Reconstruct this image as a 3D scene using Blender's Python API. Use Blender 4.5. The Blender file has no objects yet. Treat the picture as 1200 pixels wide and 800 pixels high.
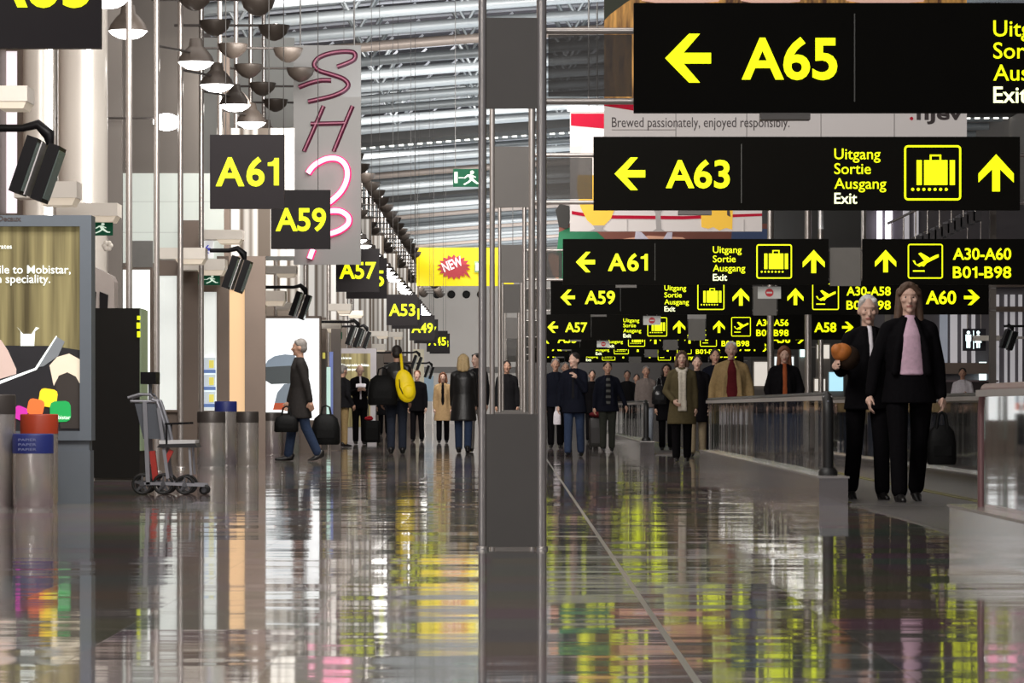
import bpy, math, random
from mathutils import Vector, Matrix, Quaternion, Euler
random.seed(7)
SC = bpy.context.scene
COL = SC.collection
# ------------------------------------------------------------------ camera numbers
F = 4000.0; HY = 478.0; CH = 0.74           # focal length (px of a 1200 px wide frame), horizon row, eye height (m)
def at(px, py, d): return Vector(((px-600)/F*d, d, CH+(HY-py)/F*d))
def X_(px, d): return (px-600)/F*d
def Z_(py, d): return CH+(HY-py)/F*d
PI = math.pi
# ------------------------------------------------------------------ mesh builder
class MB:
    def __init__(s): s.v=[]; s.f=[]; s.sm=[]; s.mi=[]; s.m=0
    def add(s, vs, fs, smooth=False):
        b=len(s.v); s.v+= [tuple(v) for v in vs]
        for f in fs: s.f.append(tuple(i+b for i in f)); s.sm.append(smooth); s.mi.append(s.m)
        return s
    def box(s, x0,x1,y0,y1,z0,z1, rot=None, piv=None):
        vs=[Vector((x,y,z)) for z in (z0,z1) for y in (y0,y1) for x in (x0,x1)]
        if rot is not None:
            p=Vector(piv) if piv is not None else Vector(((x0+x1)/2,(y0+y1)/2,(z0+z1)/2))
            vs=[rot@(v-p)+p for v in vs]
        return s.add(vs,[(0,2,3,1),(4,5,7,6),(0,1,5,4),(1,3,7,5),(3,2,6,7),(2,0,4,6)])
    def bar(s, p0,p1,w,h):
        p0=Vector(p0);p1=Vector(p1);d=(p1-p0).normalized()
        up=Vector((0,0,1)) if abs(d.z)<.95 else Vector((0,1,0))
        a=d.cross(up).normalized()*w/2; b=a.cross(d).normalized()*h/2
        vs=[p0-a-b,p0+a-b,p0+a+b,p0-a+b,p1-a-b,p1+a-b,p1+a+b,p1-a+b]
        return s.add(vs,[(3,2,1,0),(4,5,6,7),(0,1,5,4),(1,2,6,5),(2,3,7,6),(3,0,4,7)])
    def cyl(s,p0,p1,r,r2=None,n=12,cap=True):
        return s.tube([p0,p1],[r,r if r2 is None else r2],n,cap)
    def tube(s,pts,r,n=10,cap=True,close=False):
        pts=[Vector(p) for p in pts]; k=len(pts)
        rs=r if isinstance(r,(list,tuple)) else [r]*k
        vs=[];fs=[];a=None
        for i,p in enumerate(pts):
            if close: t=pts[(i+1)%k]-pts[i-1]
            else: t=pts[min(i+1,k-1)]-pts[max(i-1,0)]
            t.normalize()
            if a is None:
                up=Vector((0,0,1)) if abs(t.z)<.9 else Vector((0,1,0))
                a=t.cross(up).normalized()
            else:
                a=(a-t*a.dot(t)).normalized()
            b=t.cross(a)
            for j in range(n):
                an=2*PI*j/n; vs.append(p+(a*math.cos(an)+b*math.sin(an))*rs[i])
        m=k if close else k-1
        for i in range(m):
            for j in range(n):
                i2=(i+1)%k
                fs.append((i*n+j,i*n+(j+1)%n,i2*n+(j+1)%n,i2*n+j))
        s.add(vs,fs,True)
        if cap and not close:
            s.add(vs[:n],[tuple(range(n))[::-1]]); s.add(vs[-n:],[tuple(range(n))])
        return s
    def lathe(s,c,prof,n=24,axis='z',cap=True):
        c=Vector(c);vs=[];fs=[]
        for (r,h) in prof:
            for j in range(n):
                a=2*PI*j/n; u,w=r*math.cos(a),r*math.sin(a)
                vs.append(c+(Vector((u,w,h)) if axis=='z' else Vector((u,h,w)) if axis=='y' else Vector((h,u,w))))
        for i in range(len(prof)-1):
            for j in range(n): fs.append((i*n+j,i*n+(j+1)%n,(i+1)*n+(j+1)%n,(i+1)*n+j))
        s.add(vs,fs,True)
        if cap:
            if prof[0][0]>1e-5: s.add(vs[:n],[tuple(range(n))[::-1]])
            if prof[-1][0]>1e-5: s.add(vs[-n:],[tuple(range(n))])
        return s
    def ell(s,c,r,rot=None,n=16,m=10):
        c=Vector(c);vs=[];fs=[]
        for i in range(1,m):
            t=PI*i/m
            for j in range(n):
                a=2*PI*j/n
                v=Vector((r[0]*math.sin(t)*math.cos(a),r[1]*math.sin(t)*math.sin(a),r[2]*math.cos(t)))
                if rot is not None: v=rot@v
                vs.append(c+v)
        t0=Vector((0,0,r[2]));t1=Vector((0,0,-r[2]))
        if rot is not None: t0=rot@t0;t1=rot@t1
        vs+= [c+t0,c+t1]; T=len(vs)-2;B=T+1
        for i in range(m-2):
            for j in range(n): fs.append((i*n+j,(i+1)*n+j,(i+1)*n+(j+1)%n,i*n+(j+1)%n))
        for j in range(n):
            fs.append((T,j,(j+1)%n)); fs.append((B,(m-2)*n+(j+1)%n,(m-2)*n+j))
        return s.add(vs,fs,True)
    def cap(s,p0,p1,r0,r1,n=12):
        # tapered capsule
        p0=Vector(p0);p1=Vector(p1);d=(p1-p0)
        if d.length<1e-6: return s.ell(p0,(r0,r0,r0))
        d.normalize(); pts=[];rs=[]
        for k in range(0,4):
            a=PI/2*(1-k/4); pts.append(p0-d*r0*math.sin(a)); rs.append(max(r0*math.cos(a),r0*.08))
        pts.append(p0);rs.append(r0);pts.append(p1);rs.append(r1)
        for k in range(1,5):
            a=PI/2*k/4; pts.append(p1+d*r1*math.sin(a)); rs.append(max(r1*math.cos(a),r1*.08))
        return s.tube(pts,rs,n)
    def loft(s,rings,n=20,pw=2.0):
        # rings: (cx,cy,z,rx,ry)
        vs=[];fs=[]
        for (cx,cy,z,rx,ry) in rings:
            for j in range(n):
                a=2*PI*j/n;c,q=math.cos(a),math.sin(a)
                e=2/pw
                vs.append((cx+rx*math.copysign(abs(c)**e,c),cy+ry*math.copysign(abs(q)**e,q),z))
        k=len(rings)
        for i in range(k-1):
            for j in range(n): fs.append((i*n+j,i*n+(j+1)%n,(i+1)*n+(j+1)%n,(i+1)*n+j))
        s.add(vs,fs,True)
        up=rings[-1][2]>rings[0][2]
        s.add(vs[:n],[tuple(range(n))[::-1] if up else tuple(range(n))]); s.add(vs[-n:],[tuple(range(n)) if up else tuple(range(n))[::-1]])
        return s
    def poly(s,pts,y,th=0.004):
        # polygon given in (x,z), facing -y, front at y, thickness th to the back
        n=len(pts); ar=sum(pts[i][0]*pts[(i+1)%n][1]-pts[(i+1)%n][0]*pts[i][1] for i in range(n))
        if ar<0: pts=pts[::-1]
        vs=[(p[0],y,p[1]) for p in pts]+[(p[0],y+th,p[1]) for p in pts]
        fs=[tuple(range(n)),tuple(range(2*n-1,n-1,-1))]
        for i in range(n): fs.append((i,n+i,n+(i+1)%n,(i+1)%n))
        return s.add(vs,fs)
    def mesh(s,name,mats):
        m=bpy.data.meshes.new(name); m.from_pydata(s.v,[],s.f)
        for x in (mats if isinstance(mats,(list,tuple)) else [mats]): m.materials.append(x)
        m.polygons.foreach_set('use_smooth',s.sm); m.polygons.foreach_set('material_index',s.mi); m.update()
        return m
    def build(s,name,mats,parent=None,label=None,loc=None):
        return link(name,s.mesh(name,mats),parent,label,loc)
def link(name,me,parent=None,label=None,loc=None):
    o=bpy.data.objects.new(name,me); COL.objects.link(o)
    if loc is not None: o.location=loc
    if parent is not None:
        o.parent=parent
        if loc is None: o.matrix_parent_inverse=Matrix.Translation(-parent.location) if parent.rotation_euler.z==0 else parent_inv(parent)
    if label: o['label']=label
    return o
def parent_inv(p):
    return (Matrix.Translation(p.location)@p.rotation_euler.to_matrix().to_4x4()).inverted()
def tag(o,label,cat,group=None,kind=None):
    o['label']=label; o['category']=cat
    if group: o['group']=group
    if kind: o['kind']=kind
    return o
def thing(name,label,cat,loc=(0,0,0),group=None):
    o=bpy.data.objects.new(name,None); COL.objects.link(o); o.location=loc; o.empty_display_size=.1
    return tag(o,label,cat,group)
def struct(o): o['kind']='structure'; return o
def kids(o): return [c for c in bpy.data.objects if c.parent==o]
def dup(o,loc,label=None,group=None,parent=None):
    c=o.copy(); COL.objects.link(c)
    if parent is not None:
        mi=o.matrix_parent_inverse.copy(); c.parent=parent; c.matrix_parent_inverse=mi
    else: c.location=loc
    if label: c['label']=label
    if group: c['group']=group
    for ch in list(o.children): dup(ch,None,parent=c)
    return c
# ------------------------------------------------------------------ materials
MATS={}
def mat(name,col,rough=.5,metal=0.,emit=0.,ecol=None,var=.12,scale=6.,alpha=1.,spec=None,bump=0.):
    if name in MATS: return MATS[name]
    m=bpy.data.materials.new(name); m.use_nodes=True; nt=m.node_tree; N=nt.nodes; L=nt.links
    b=N['Principled BSDF']; b.inputs['Roughness'].default_value=rough; b.inputs['Metallic'].default_value=metal
    if spec is not None: b.inputs['Specular IOR Level'].default_value=spec
    tc=N.new('ShaderNodeTexCoord'); nz=N.new('ShaderNodeTexNoise'); nz.inputs['Scale'].default_value=scale; nz.inputs['Detail'].default_value=4
    L.new(tc.outputs['Object'],nz.inputs['Vector'])
    mx=N.new('ShaderNodeMix'); mx.data_type='RGBA'
    c=list(col)
    mx.inputs['A'].default_value=[x*(1-var) for x in c]+[1]; mx.inputs['B'].default_value=[min(1,x*(1+var)) for x in c]+[1]
    L.new(nz.outputs['Fac'],mx.inputs['Factor']); L.new(mx.outputs['Result'],b.inputs['Base Color'])
    if emit:
        b.inputs['Emission Color'].default_value=list(ecol or col)+[1]; b.inputs['Emission Strength'].default_value=emit
    if bump:
        bp=N.new('ShaderNodeBump'); bp.inputs['Strength'].default_value=bump; bp.inputs['Distance'].default_value=.01
        L.new(nz.outputs['Fac'],bp.inputs['Height']); L.new(bp.outputs['Normal'],b.inputs['Normal'])
    if alpha<1: b.inputs['Alpha'].default_value=alpha
    MATS[name]=m; return m
def cloth(name,r,g,b,rough=.85): return mat('cloth_'+name,(r,g,b),rough,0,var=.25,scale=30,spec=.06,bump=.3)
M_black=mat('sign_black',(.0045,.004,.003),.6,var=.1,spec=.06)
M_yel=mat('sign_yellow',(.1,.1,0),.5,emit=1.7,ecol=(.78,.88,0))
M_white_t=mat('sign_white_text',(.3,.3,.2),.5,emit=1.6,ecol=(.95,1,.55))
M_steel=mat('brushed_steel',(.58,.54,.51),.27,.72,var=.08,scale=20)
M_tube=mat('column_tube_grey',(.55,.51,.48),.33,.8,var=.08)
M_panel=mat('column_panel_grey',(.135,.125,.116),.55,var=.05)
M_dark=mat('dark_plastic',(.007,.006,.007),.4,var=.2,spec=.15)
M_brown=mat('brown_panel',(.20,.15,.12),.5,var=.12,scale=2)
M_grey=mat('grey_wall_panel',(.19,.168,.15),.6,var=.06,scale=1)
M_lgrey=mat('light_grey_panel',(.55,.56,.535),.6,var=.05,scale=1)
M_cream=mat('cream_fixture',(.80,.74,.66),.45,var=.05)
M_bulb=mat('lamp_glow',(1,1,1),.4,emit=14,ecol=(1,.98,.95))
M_bulb_up=mat('lamp_glow_up',(1,1,1),.4,emit=5,ecol=(.85,.95,1))
M_shade=mat('lamp_shade',(.075,.06,.05),.45,.3,var=.1)
M_rod=mat('thin_rod',(.16,.155,.15),.5,.3)
M_rubber=mat('black_rubber',(.010,.010,.010),.5,var=.2)
M_chrome=mat('chrome',(.75,.74,.74),.12,1.,var=.03)
# ------------------------------------------------------------------ text
TXT={}
def text_geo(body,off):
    k=(body,off)
    if k in TXT: return TXT[k]
    if len(body)>1 and '1' in body and all(ch in '0123456789AB-' for ch in body):
        vs=[];fs=[];x=0.
        for ch in body:
            if ch=='1': cv,cf=[(.05,.49),(.05,.575),(.15,.59),(.20,.63),(.22,.69),(.335,.69),(.335,0),(.205,0),(.205,.49)],[tuple(range(9))[::-1]]
            else: cv,cf=text_geo(ch,off)
            a0=min(v[0] for v in cv);a1=max(v[0] for v in cv);b=len(vs)
            if ch=='1': a0-=.03; a1+=.03
            vs=vs+[(v[0]-a0+x,v[1]) for v in cv]; fs=fs+[tuple(i+b for i in f) for f in cf]; x+=a1-a0+.05
        TXT[k]=(vs,fs); return TXT[k]
    c=bpy.data.curves.new('lettering','FONT'); c.body=body; c.size=1; c.offset=off; c.resolution_u=4
    o=bpy.data.objects.new('lettering',c); COL.objects.link(o)
    dg=bpy.context.evaluated_depsgraph_get(); dg.update()
    m=bpy.data.meshes.new_from_object(o.evaluated_get(dg))
    vs=[(v.co.x,v.co.y) for v in m.vertices]; fs=[tuple(p.vertices) for p in m.polygons]
    bpy.data.objects.remove(o); bpy.data.curves.remove(c); bpy.data.meshes.remove(m)
    TXT[k]=(vs,fs); return TXT[k]
def text(mb,body,x,z,cap,y,width=None,off=.018,rot=0.,right=False,flat=None):
    """lettering in the xz plane facing -y: left end x, baseline z, cap height, optional total width"""
    vs,fs=text_geo(body,off)
    x0=min(v[0] for v in vs);x1=max(v[0] for v in vs)
    sz=cap/.69; sx=sz if width is None else width/(x1-x0)
    if right: x=x-(x1-x0)*sx
    out=[]
    for v in vs:
        u,w=(v[0]-x0)*sx,v[1]*sz
        if rot: u,w=u*math.cos(rot)-w*math.sin(rot),u*math.sin(rot)+w*math.cos(rot)
        out.append((x+u,y,z+w))
    return mb.add(out,fs)
# ------------------------------------------------------------------ pictograms (all in the xz plane at depth y)
def arrow(mb,x0,x1,z0,z1,y,d='l',t=.2):
    """arrow filling the box; d = l, r, u"""
    def m(u,v):                                                     # unit box, arrow points to -u
        if d=='l': return (x0+u*(x1-x0),z0+v*(z1-z0))
        if d=='r': return (x1-u*(x1-x0),z0+v*(z1-z0))
        return (x0+v*(x1-x0),z1-u*(z1-z0))
    h=t*.55
    mb.poly([m(.12,.5-h),m(1,.5-h),m(1,.5+h),m(.12,.5+h)],y)
    mb.poly([m(0,.5),m(.52,1),m(.76,1),m(.30,.5)],y-.001)
    mb.poly([m(0,.5),m(.52,0),m(.76,0),m(.30,.5)],y-.001)
def rect(mb,x0,x1,z0,z1,y): mb.poly([(x0,z0),(x1,z0),(x1,z1),(x0,z1)],y)
def frame(mb,x0,x1,z0,z1,y,t,r=.03):
    def rr(i):
        pts=[]
        for (cx,cz,a0) in ((x1-r,z1-r,0),(x0+r,z1-r,90),(x0+r,z0+r,180),(x1-r,z0+r,270)):
            for k in range(5):
                a=math.radians(a0+k*22.5); q=r-i
                pts.append((cx+q*math.cos(a),y,cz+q*math.sin(a)))
        return pts
    a=rr(0);b=rr(t);n=len(a)
    mb.add(a+b,[(i,(i+1)%n,n+(i+1)%n,n+i) for i in range(n)])
def suitcase(mb,x0,x1,z0,z1,y):
    w=x1-x0;h=z1-z0
    def R(a,b,c,d): rect(mb,x0+a*w,x0+b*w,z0+c*h,z0+d*h,y)
    frame(mb,x0,x1,z0,z1,y,.035*w)
    R(.22,.31,.28,.73);R(.35,.76,.28,.73);R(.80,.89,.28,.73)
    R(.45,.48,.73,.83);R(.62,.65,.73,.83);R(.45,.65,.80,.83)
    for k in range(7):
        c=x0+(.15+k*.098)*w; cz=z0+.20*h; r=.028*w
        mb.poly([(c+r*math.cos(2*PI*j/8),cz+r*math.sin(2*PI*j/8)) for j in range(8)],y)
def plane_icon(mb,x0,x1,z0,z1,y):
    w=x1-x0;h=z1-z0
    def Pp(p): mb.poly([(x0+a*w,z0+b*h) for a,b in p],y)
    frame(mb,x0,x1,z0,z1,y,.035*w)
    Pp([(.25,.40),(.80,.68),(.88,.70),(.88,.62),(.80,.58),(.33,.34),(.20,.42),(.14,.52),(.20,.52)])
    Pp([(.48,.50),(.30,.72),(.37,.75),(.62,.60)])
    Pp([(.48,.47),(.40,.36),(.46,.35),(.60,.52)])
    Pp([(.15,.20),(.48,.20),(.48,.24),(.15,.24)])
def running_man(mb,x0,x1,z0,z1,y,flip=False):
    w=x1-x0;h=z1-z0
    def Pp(p): mb.poly([(x0+((1-a) if flip else a)*w,z0+b*h) for a,b in p],y)
    Pp([(.66+.07*math.cos(k*PI/4),.82+.12*math.sin(k*PI/4)) for k in range(8)])
    Pp([(.50,.70),(.62,.72),(.72,.45),(.60,.38)])
    Pp([(.50,.70),(.36,.50),(.40,.46),(.54,.62)])
    Pp([(.66,.68),(.80,.56),(.78,.50),(.64,.60)])
    Pp([(.60,.40),(.72,.44),(.86,.22),(.94,.22),(.94,.14),(.82,.14)])
    Pp([(.60,.42),(.50,.28),(.34,.12),(.40,.08),(.56,.22),(.68,.40)])
    Pp([(.03,.20),(.14,.20),(.14,.85),(.03,.85)])
    Pp([(.18,.48),(.36,.48),(.36,.53),(.18,.53)])
# ------------------------------------------------------------------ setting: floor
def floor_material():
    m=bpy.data.materials.new('polished_granite_tiles'); m.use_nodes=True; nt=m.node_tree;N=nt.nodes;L=nt.links
    b=N['Principled BSDF']; b.inputs['Roughness'].default_value=.075; b.inputs['IOR'].default_value=1.5
    geo=N.new('ShaderNodeNewGeometry')
    sep=N.new('ShaderNodeSeparateXYZ'); L.new(geo.outputs['Position'],sep.inputs[0])
    def math_(op,a,b2=None,c=None):
        n=N.new('ShaderNodeMath'); n.operation=op
        for i,v in enumerate((a,b2,c)):
            if v is None: continue
            if isinstance(v,(int,float)): n.inputs[i].default_value=v
            else: L.new(v,n.inputs[i])
        return n.outputs[0]
    T=.6
    tx=math_('DIVIDE',math_('SUBTRACT',sep.outputs[0],.5),T); ty=math_('DIVIDE',sep.outputs[1],T*1.0)
    fx=math_('FLOOR',tx); fy=math_('FLOOR',ty)
    def joint(t,w):
        fr=math_('FRACT',t); e=math_('MINIMUM',fr,math_('SUBTRACT',1.0,fr)); return math_('LESS_THAN',e,w)
    jx=joint(tx,.008); jy=joint(ty,.006)
    j=math_('MAXIMUM',jx,math_('MULTIPLY',jy,.6))
    # the wide movement joint at x = 0.5
    wide=math_('LESS_THAN',math_('ABSOLUTE',math_('SUBTRACT',sep.outputs[0],.5)),.011)
    cb=N.new('ShaderNodeCombineXYZ'); L.new(fx,cb.inputs[0]); L.new(fy,cb.inputs[1])
    wn=N.new('ShaderNodeTexWhiteNoise'); wn.noise_dimensions='2D'; L.new(cb.outputs[0],wn.inputs['Vector'])
    # stone colour with fine grain
    n1=N.new('ShaderNodeTexNoise'); n1.inputs['Scale'].default_value=60; n1.inputs['Detail'].default_value=6; L.new(geo.outputs['Position'],n1.inputs['Vector'])
    ramp=N.new('ShaderNodeValToRGB'); ramp.color_ramp.elements[0].color=(.19,.158,.145,1); ramp.color_ramp.elements[1].color=(.34,.295,.27,1)
    ramp.color_ramp.elements[0].position=.35; ramp.color_ramp.elements[1].position=.7
    L.new(n1.outputs['Fac'],ramp.inputs[0])
    mt=N.new('ShaderNodeMix'); mt.data_type='RGBA'; mt.blend_type='MULTIPLY'; mt.inputs['Factor'].default_value=.35
    L.new(ramp.outputs[0],mt.inputs['A']); L.new(wn.outputs['Color'],mt.inputs['B'])
    mj=N.new('ShaderNodeMix'); mj.data_type='RGBA'; L.new(j,mj.inputs['Factor']); L.new(mt.outputs['Result'],mj.inputs['A']); mj.inputs['B'].default_value=(.16,.14,.13,1)
    mw=N.new('ShaderNodeMix'); mw.data_type='RGBA'; L.new(wide,mw.inputs['Factor']); L.new(mj.outputs['Result'],mw.inputs['A']); mw.inputs['B'].default_value=(.22,.20,.185,1)
    L.new(mw.outputs['Result'],b.inputs['Base Color'])
    rr=math_('ADD',.055,math_('MULTIPLY',math_('MAXIMUM',math_('MULTIPLY',j,.10),wide),.22)); L.new(rr,b.inputs['Roughness'])
    # each slab lies a hair out of level, and its polish is slightly wavy
    mp=N.new('ShaderNodeMapping'); mp.inputs['Scale'].default_value=(1.3,5.0,1); L.new(geo.outputs['Position'],mp.inputs['Vector'])
    n2=N.new('ShaderNodeTexNoise'); n2.inputs['Scale'].default_value=1.0; n2.inputs['Detail'].default_value=3; L.new(mp.outputs[0],n2.inputs['Vector'])
    def vm(op,a,bb):
        n=N.new('ShaderNodeVectorMath'); n.operation=op
        for i,v in enumerate((a,bb)):
            if isinstance(v,tuple): n.inputs[i].default_value=v
            else: L.new(v,n.inputs[i])
        return n.outputs[0]
    a1=vm('MULTIPLY',vm('SUBTRACT',wn.outputs['Color'],(.5,.5,.5)),(.0008,.0085,0))
    a2=vm('MULTIPLY',vm('SUBTRACT',n2.outputs['Color'],(.5,.5,.5)),(.004,.030,0))
    nn=vm('NORMALIZE',vm('ADD',vm('ADD',geo.outputs['Normal'],a1),a2),(0,0,0))
    L.new(nn,b.inputs['Normal'])
    return m
fl=MB(); fl.add([(-9,1,0),(16,1,0),(16,158,0),(-9,158,0)],[(0,1,2,3)])
struct(fl.build('floor',floor_material()))
# ------------------------------------------------------------------ setting: roof
def zroof(x): return 8.54-(x-14)**2/400.0
M_deck=mat('roof_deck',(.055,.05,.06),.8,var=.3,scale=3)
dk=MB(); n=24
vs=[];fs=[]
for i in range(n+1):
    x=-9+25*i/n
    for y in (1,158): vs.append((x,y,zroof(x)+1.0))
for i in range(n): fs.append((2*i,2*i+1,2*i+3,2*i+2))
dk.add(vs,fs); struct(dk.build('ceiling',M_deck))
M_rib=mat('roof_tube',(.40,.435,.45),.42,.15,var=.08,scale=.7)
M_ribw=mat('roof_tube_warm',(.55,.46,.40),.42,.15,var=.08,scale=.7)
M_lat=mat('roof_lattice_glint',(.62,.64,.68),.5,.1,emit=.10,ecol=(.85,.9,1),var=.1)  # faint emission stands in for light glinting on the upper web
def truss_meshes():
    xs=[-7+ .75*i for i in range(29)]
    lo=MB(); lo.tube([(x,0,zroof(x)) for x in xs],.10,n=12)
    wb=MB(); up=wb; up.tube([(x,-.28,zroof(x)+.62) for x in xs],.05,n=6); up.tube([(x,.28,zroof(x)+.62) for x in xs],.05,n=6)
    x=-7
    while x<13.5:
        for sgn in (-1,1):
            wb.cyl((x,0,zroof(x)),(x+.36,.28*sgn,zroof(x)+.62),.03,n=6); wb.cyl((x,0,zroof(x)),(x-.36,.28*sgn,zroof(x)+.62),.03,n=6)
        x+=2.05
    la=MB(); x=-7
    while x<13.5:
        la.bar((x,1.0,zroof(x)+.40),(x+.20,1.0,zroof(x)+.58),.045,.045); x+=.62
    la.tube([(x,1.0,zroof(x)+.62) for x in xs],.035,n=5)
    return lo,up,wb,la
lo,up,wb,la=truss_meshes()
tr0=thing('roof_truss','pale tubular roof truss with a zigzag web crossing the hall below the roof','roof truss',(0,56,0),'roof trusses across the hall')
for nm,b_,mm in (('lower_chord',lo,M_rib),('upper_chord_and_web',wb,M_rib),('lattice',la,M_lat)):
    link(nm,b_.mesh(nm,mm),tr0,loc=(0,0,0))
ys=[56+2.75*i for i in range(37)]
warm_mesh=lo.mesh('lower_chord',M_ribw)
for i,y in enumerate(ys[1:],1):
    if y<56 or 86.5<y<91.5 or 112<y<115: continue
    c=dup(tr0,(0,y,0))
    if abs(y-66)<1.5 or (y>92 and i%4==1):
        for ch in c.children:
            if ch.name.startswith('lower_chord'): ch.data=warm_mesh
for yb,lb in ((89.5,'wide dark beam spanning the roof with a string of small lights along its edge, nearer of two'),(113.5,'wide dark beam spanning the roof, farther of two, close to the end wall')):
    xs=[-7+.75*i for i in range(29)]
    t=thing('roof_beam',lb,'beam',(0,yb,zroof(0)))
    b_=MB()
    for i in range(len(xs)-1):
        x0,x1=xs[i],xs[i+1]; b_.bar((x0,yb,zroof(x0)+.1),(x1,yb,zroof(x1)+.1),1.6,.42)
    b_.build('beam',mat('roof_beam_dark',(.05,.048,.045),.6),t)
    if yb<100:
        b_=MB()
        for i in range(84):
            x=-7+i*.25; b_.box(x,x+.13,yb+.82,yb+.9,zroof(x)-.14,zroof(x)-.08)
        b_.build('light_string',mat('roof_light_dots',(1,1,1),.5,emit=2.2,ecol=(1,1,.9)),t)
# ------------------------------------------------------------------ setting: end wall and side walls
w=MB(); w.box(-9,16,156,156.3,0,9.4); struct(w.build('wall_back',mat('end_wall_white',(.80,.77,.73),.7,var=.04,scale=.3)))
b_=MB(); b_.box(-5,10,155.85,156,2.35,2.62); o=b_.build('trim_1',mat('end_wall_trim',(.22,.21,.2),.6)); struct(o)
w=MB(); w.box(.6,13,148,148.2,0,4.6); struct(w.build('wall_back',mat('end_wall_dim',(.045,.04,.037),.6)))  # added dark sheet stands in for the dim right half of the end wall
w=MB(); w.box(-6.3,-6.0,20,156,0,8.9); struct(w.build('wall_left',M_brown))
w=MB(); w.box(13.2,13.5,20,156,0,9.2); struct(w.build('wall_right',M_grey))
for i,px in enumerate((512,529,546.5,563.5,640)):
    if i==4: continue
    c=at(px,345,155.9); t=thing('air_nozzle','round black air nozzle in the row high on the pale end wall','air nozzle',c,'air nozzles on the end wall')
    q=MB(); q.lathe(c,[(.17,0),(.18,-.06),(.14,-.09),(.12,-.03)],20,'y'); q.build('rim',M_dark,t)
    q=MB(); q.lathe(c,[(.12,-.04),(.02,-.05)],20,'y'); q.build('outlet',mat('nozzle_black',(.002,.002,.002),.7),t)
# ------------------------------------------------------------------ sign gantries
SGX0=.637
M_grille=mat('perforated_metal',(.07,.065,.06),.6,alpha=.72)
def gantry(d,lb,two=True):
    t=thing('sign_gantry',lb,'sign frame',(0,d,0))
    q=MB()
    for x in (-.155,.155): q.cyl((x,d,0),(x,d,3.3),.022,n=14)
    tb=[q.build('post',M_tube,t)] if False else None
    for x in (-.155,.155):
        q=MB(); q.cyl((x,d,0),(x,d,3.32),.021 if x<0 else .026,n=16); q.lathe((x,d,0),[(.034,0),(.034,.012),(.026,.016)],16); q.build('post',M_tube,t)
    q=MB(); q.box(-.135,.135,d-.012,d+.012,.012,.709); q.build('lower_panel',M_panel,t)
    q=MB(); q.box(-.135,.135,d-.012,d+.012,2.31,2.785); q.build('upper_panel',M_panel,t)
    for z in (2.35,2.72):
        q=MB(); q.cyl((.155,d+.03,z),(4.37,d+.03,z),.017,n=10); q.build('rail',M_tube,t)
    q=MB(); q.box(.19,.63,d+.02,d+.026,2.375,2.70); q.build('grille',M_grille,t)
    if two:
        q=MB(); q.box(3.985,4.37,d-.03,d+.03,2.27,2.75); q.build('spacer_panel',mat('spacer_beige',(.17,.16,.145),.6),t)
        for z in (2.35,2.72):
            q=MB(); q.cyl((4.37,d+.03,z),(8.0,d+.03,z),.017,n=10); q.build('rail',M_tube,t)
    return t
Z0,Z1=2.284,2.857
LAY=dict(front=-.05,back=.0)
def board(t,x0,x1,d,z0=Z0,z1=Z1):
    q=MB(); q.box(x0,x1,d-.06,d+.0,z0,z1); q.build('board',M_black,t)
    q=MB(); q.box(1.30,1.56,d-.055,d+.05,z0-.035,z0) if x0<1<x1 else None
    if x0<1<x1: q.build('bracket',mat('bracket_grey',(.16,.15,.14),.5),t)
def gate_board(d,num):
    """long board: arrow, gate number, exit words, baggage pictogram, arrow"""
    t=thing('gate_sign','long black board pointing left to gate '+num+' and ahead to the exit in yellow','sign',(SGX0,d,Z0))
    board(t,SGX0,3.965,d)
    y=d-.066
    q=MB(); arrow(q,.80,1.04,2.44,2.695,y,'l'); q.build('arrow',M_yel,t)
    q=MB(); text(q,num,1.20,2.462,.207,y,width=.50,off=.022); q.build('gate_number',M_yel,t)
    q=MB(); rect(q,1.787,1.793,2.34,2.80,y); q.build('divider',mat('divider_grey',(.12,.12,.11),.5),t)
    for k,wd in enumerate(('Uitgang','Sortie','Ausgang','Exit')):
        q=MB(); text(q,wd,2.515,2.682-k*.1155,.083,y,width=(.36,.285,.405,.178)[k],off=.005 if k<3 else .014)
        q.build('lettering',M_yel if k<3 else M_white_t,t)
    q=MB(); suitcase(q,3.06,3.505,2.36,2.79,y); q.build('baggage_pictogram',M_yel,t)
    q=MB(); arrow(q,3.64,3.915,2.43,2.72,y,'u'); q.build('arrow',M_yel,t)
    return t
def flight_board(d,a,b2):
    t=thing('flight_sign','black board with up arrow, takeoff pictogram and gates '+a+' and '+b2,'sign',(4.39,d,Z0))
    board(t,4.39,6.66,d); y=d-.066
    q=MB(); arrow(q,4.545,4.81,2.44,2.72,y,'u'); q.build('arrow',M_yel,t)
    q=MB(); plane_icon(q,4.955,5.395,2.36,2.795,y); q.build('flight_pictogram',M_yel,t)
    q=MB(); text(q,a,5.52,2.60,.140,y,width=.73); q.build('lettering',M_yel,t)
    q=MB(); text(q,b2,5.52,2.37,.140,y,width=.73); q.build('lettering',M_yel,t)
    return t
def right_board(d,num):
    t=thing('gate_sign','small black board pointing right to gate '+num+' in yellow','sign',(6.7,d,Z0))
    board(t,6.70,7.87,d); y=d-.066
    q=MB(); text(q,num,6.83,2.462,.207,y,width=.50,off=.022); q.build('gate_number',M_yel,t)
    q=MB(); arrow(q,7.46,7.72,2.44,2.69,y,'r'); q.build('arrow',M_yel,t)
    return t
G=[(17.9,'A65',None,None),(26.7,'A63',None,None),(42.8,'A61','A30-A60',None),(56.4,'A59','A30-A58','A60'),(77.2,'A57','A30-A56','A58'),(90,'A55','A30-A54','A56'),(102.6,'A53','A30-A52','A54'),(116,'A51','A30-A50','A52')]
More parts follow.
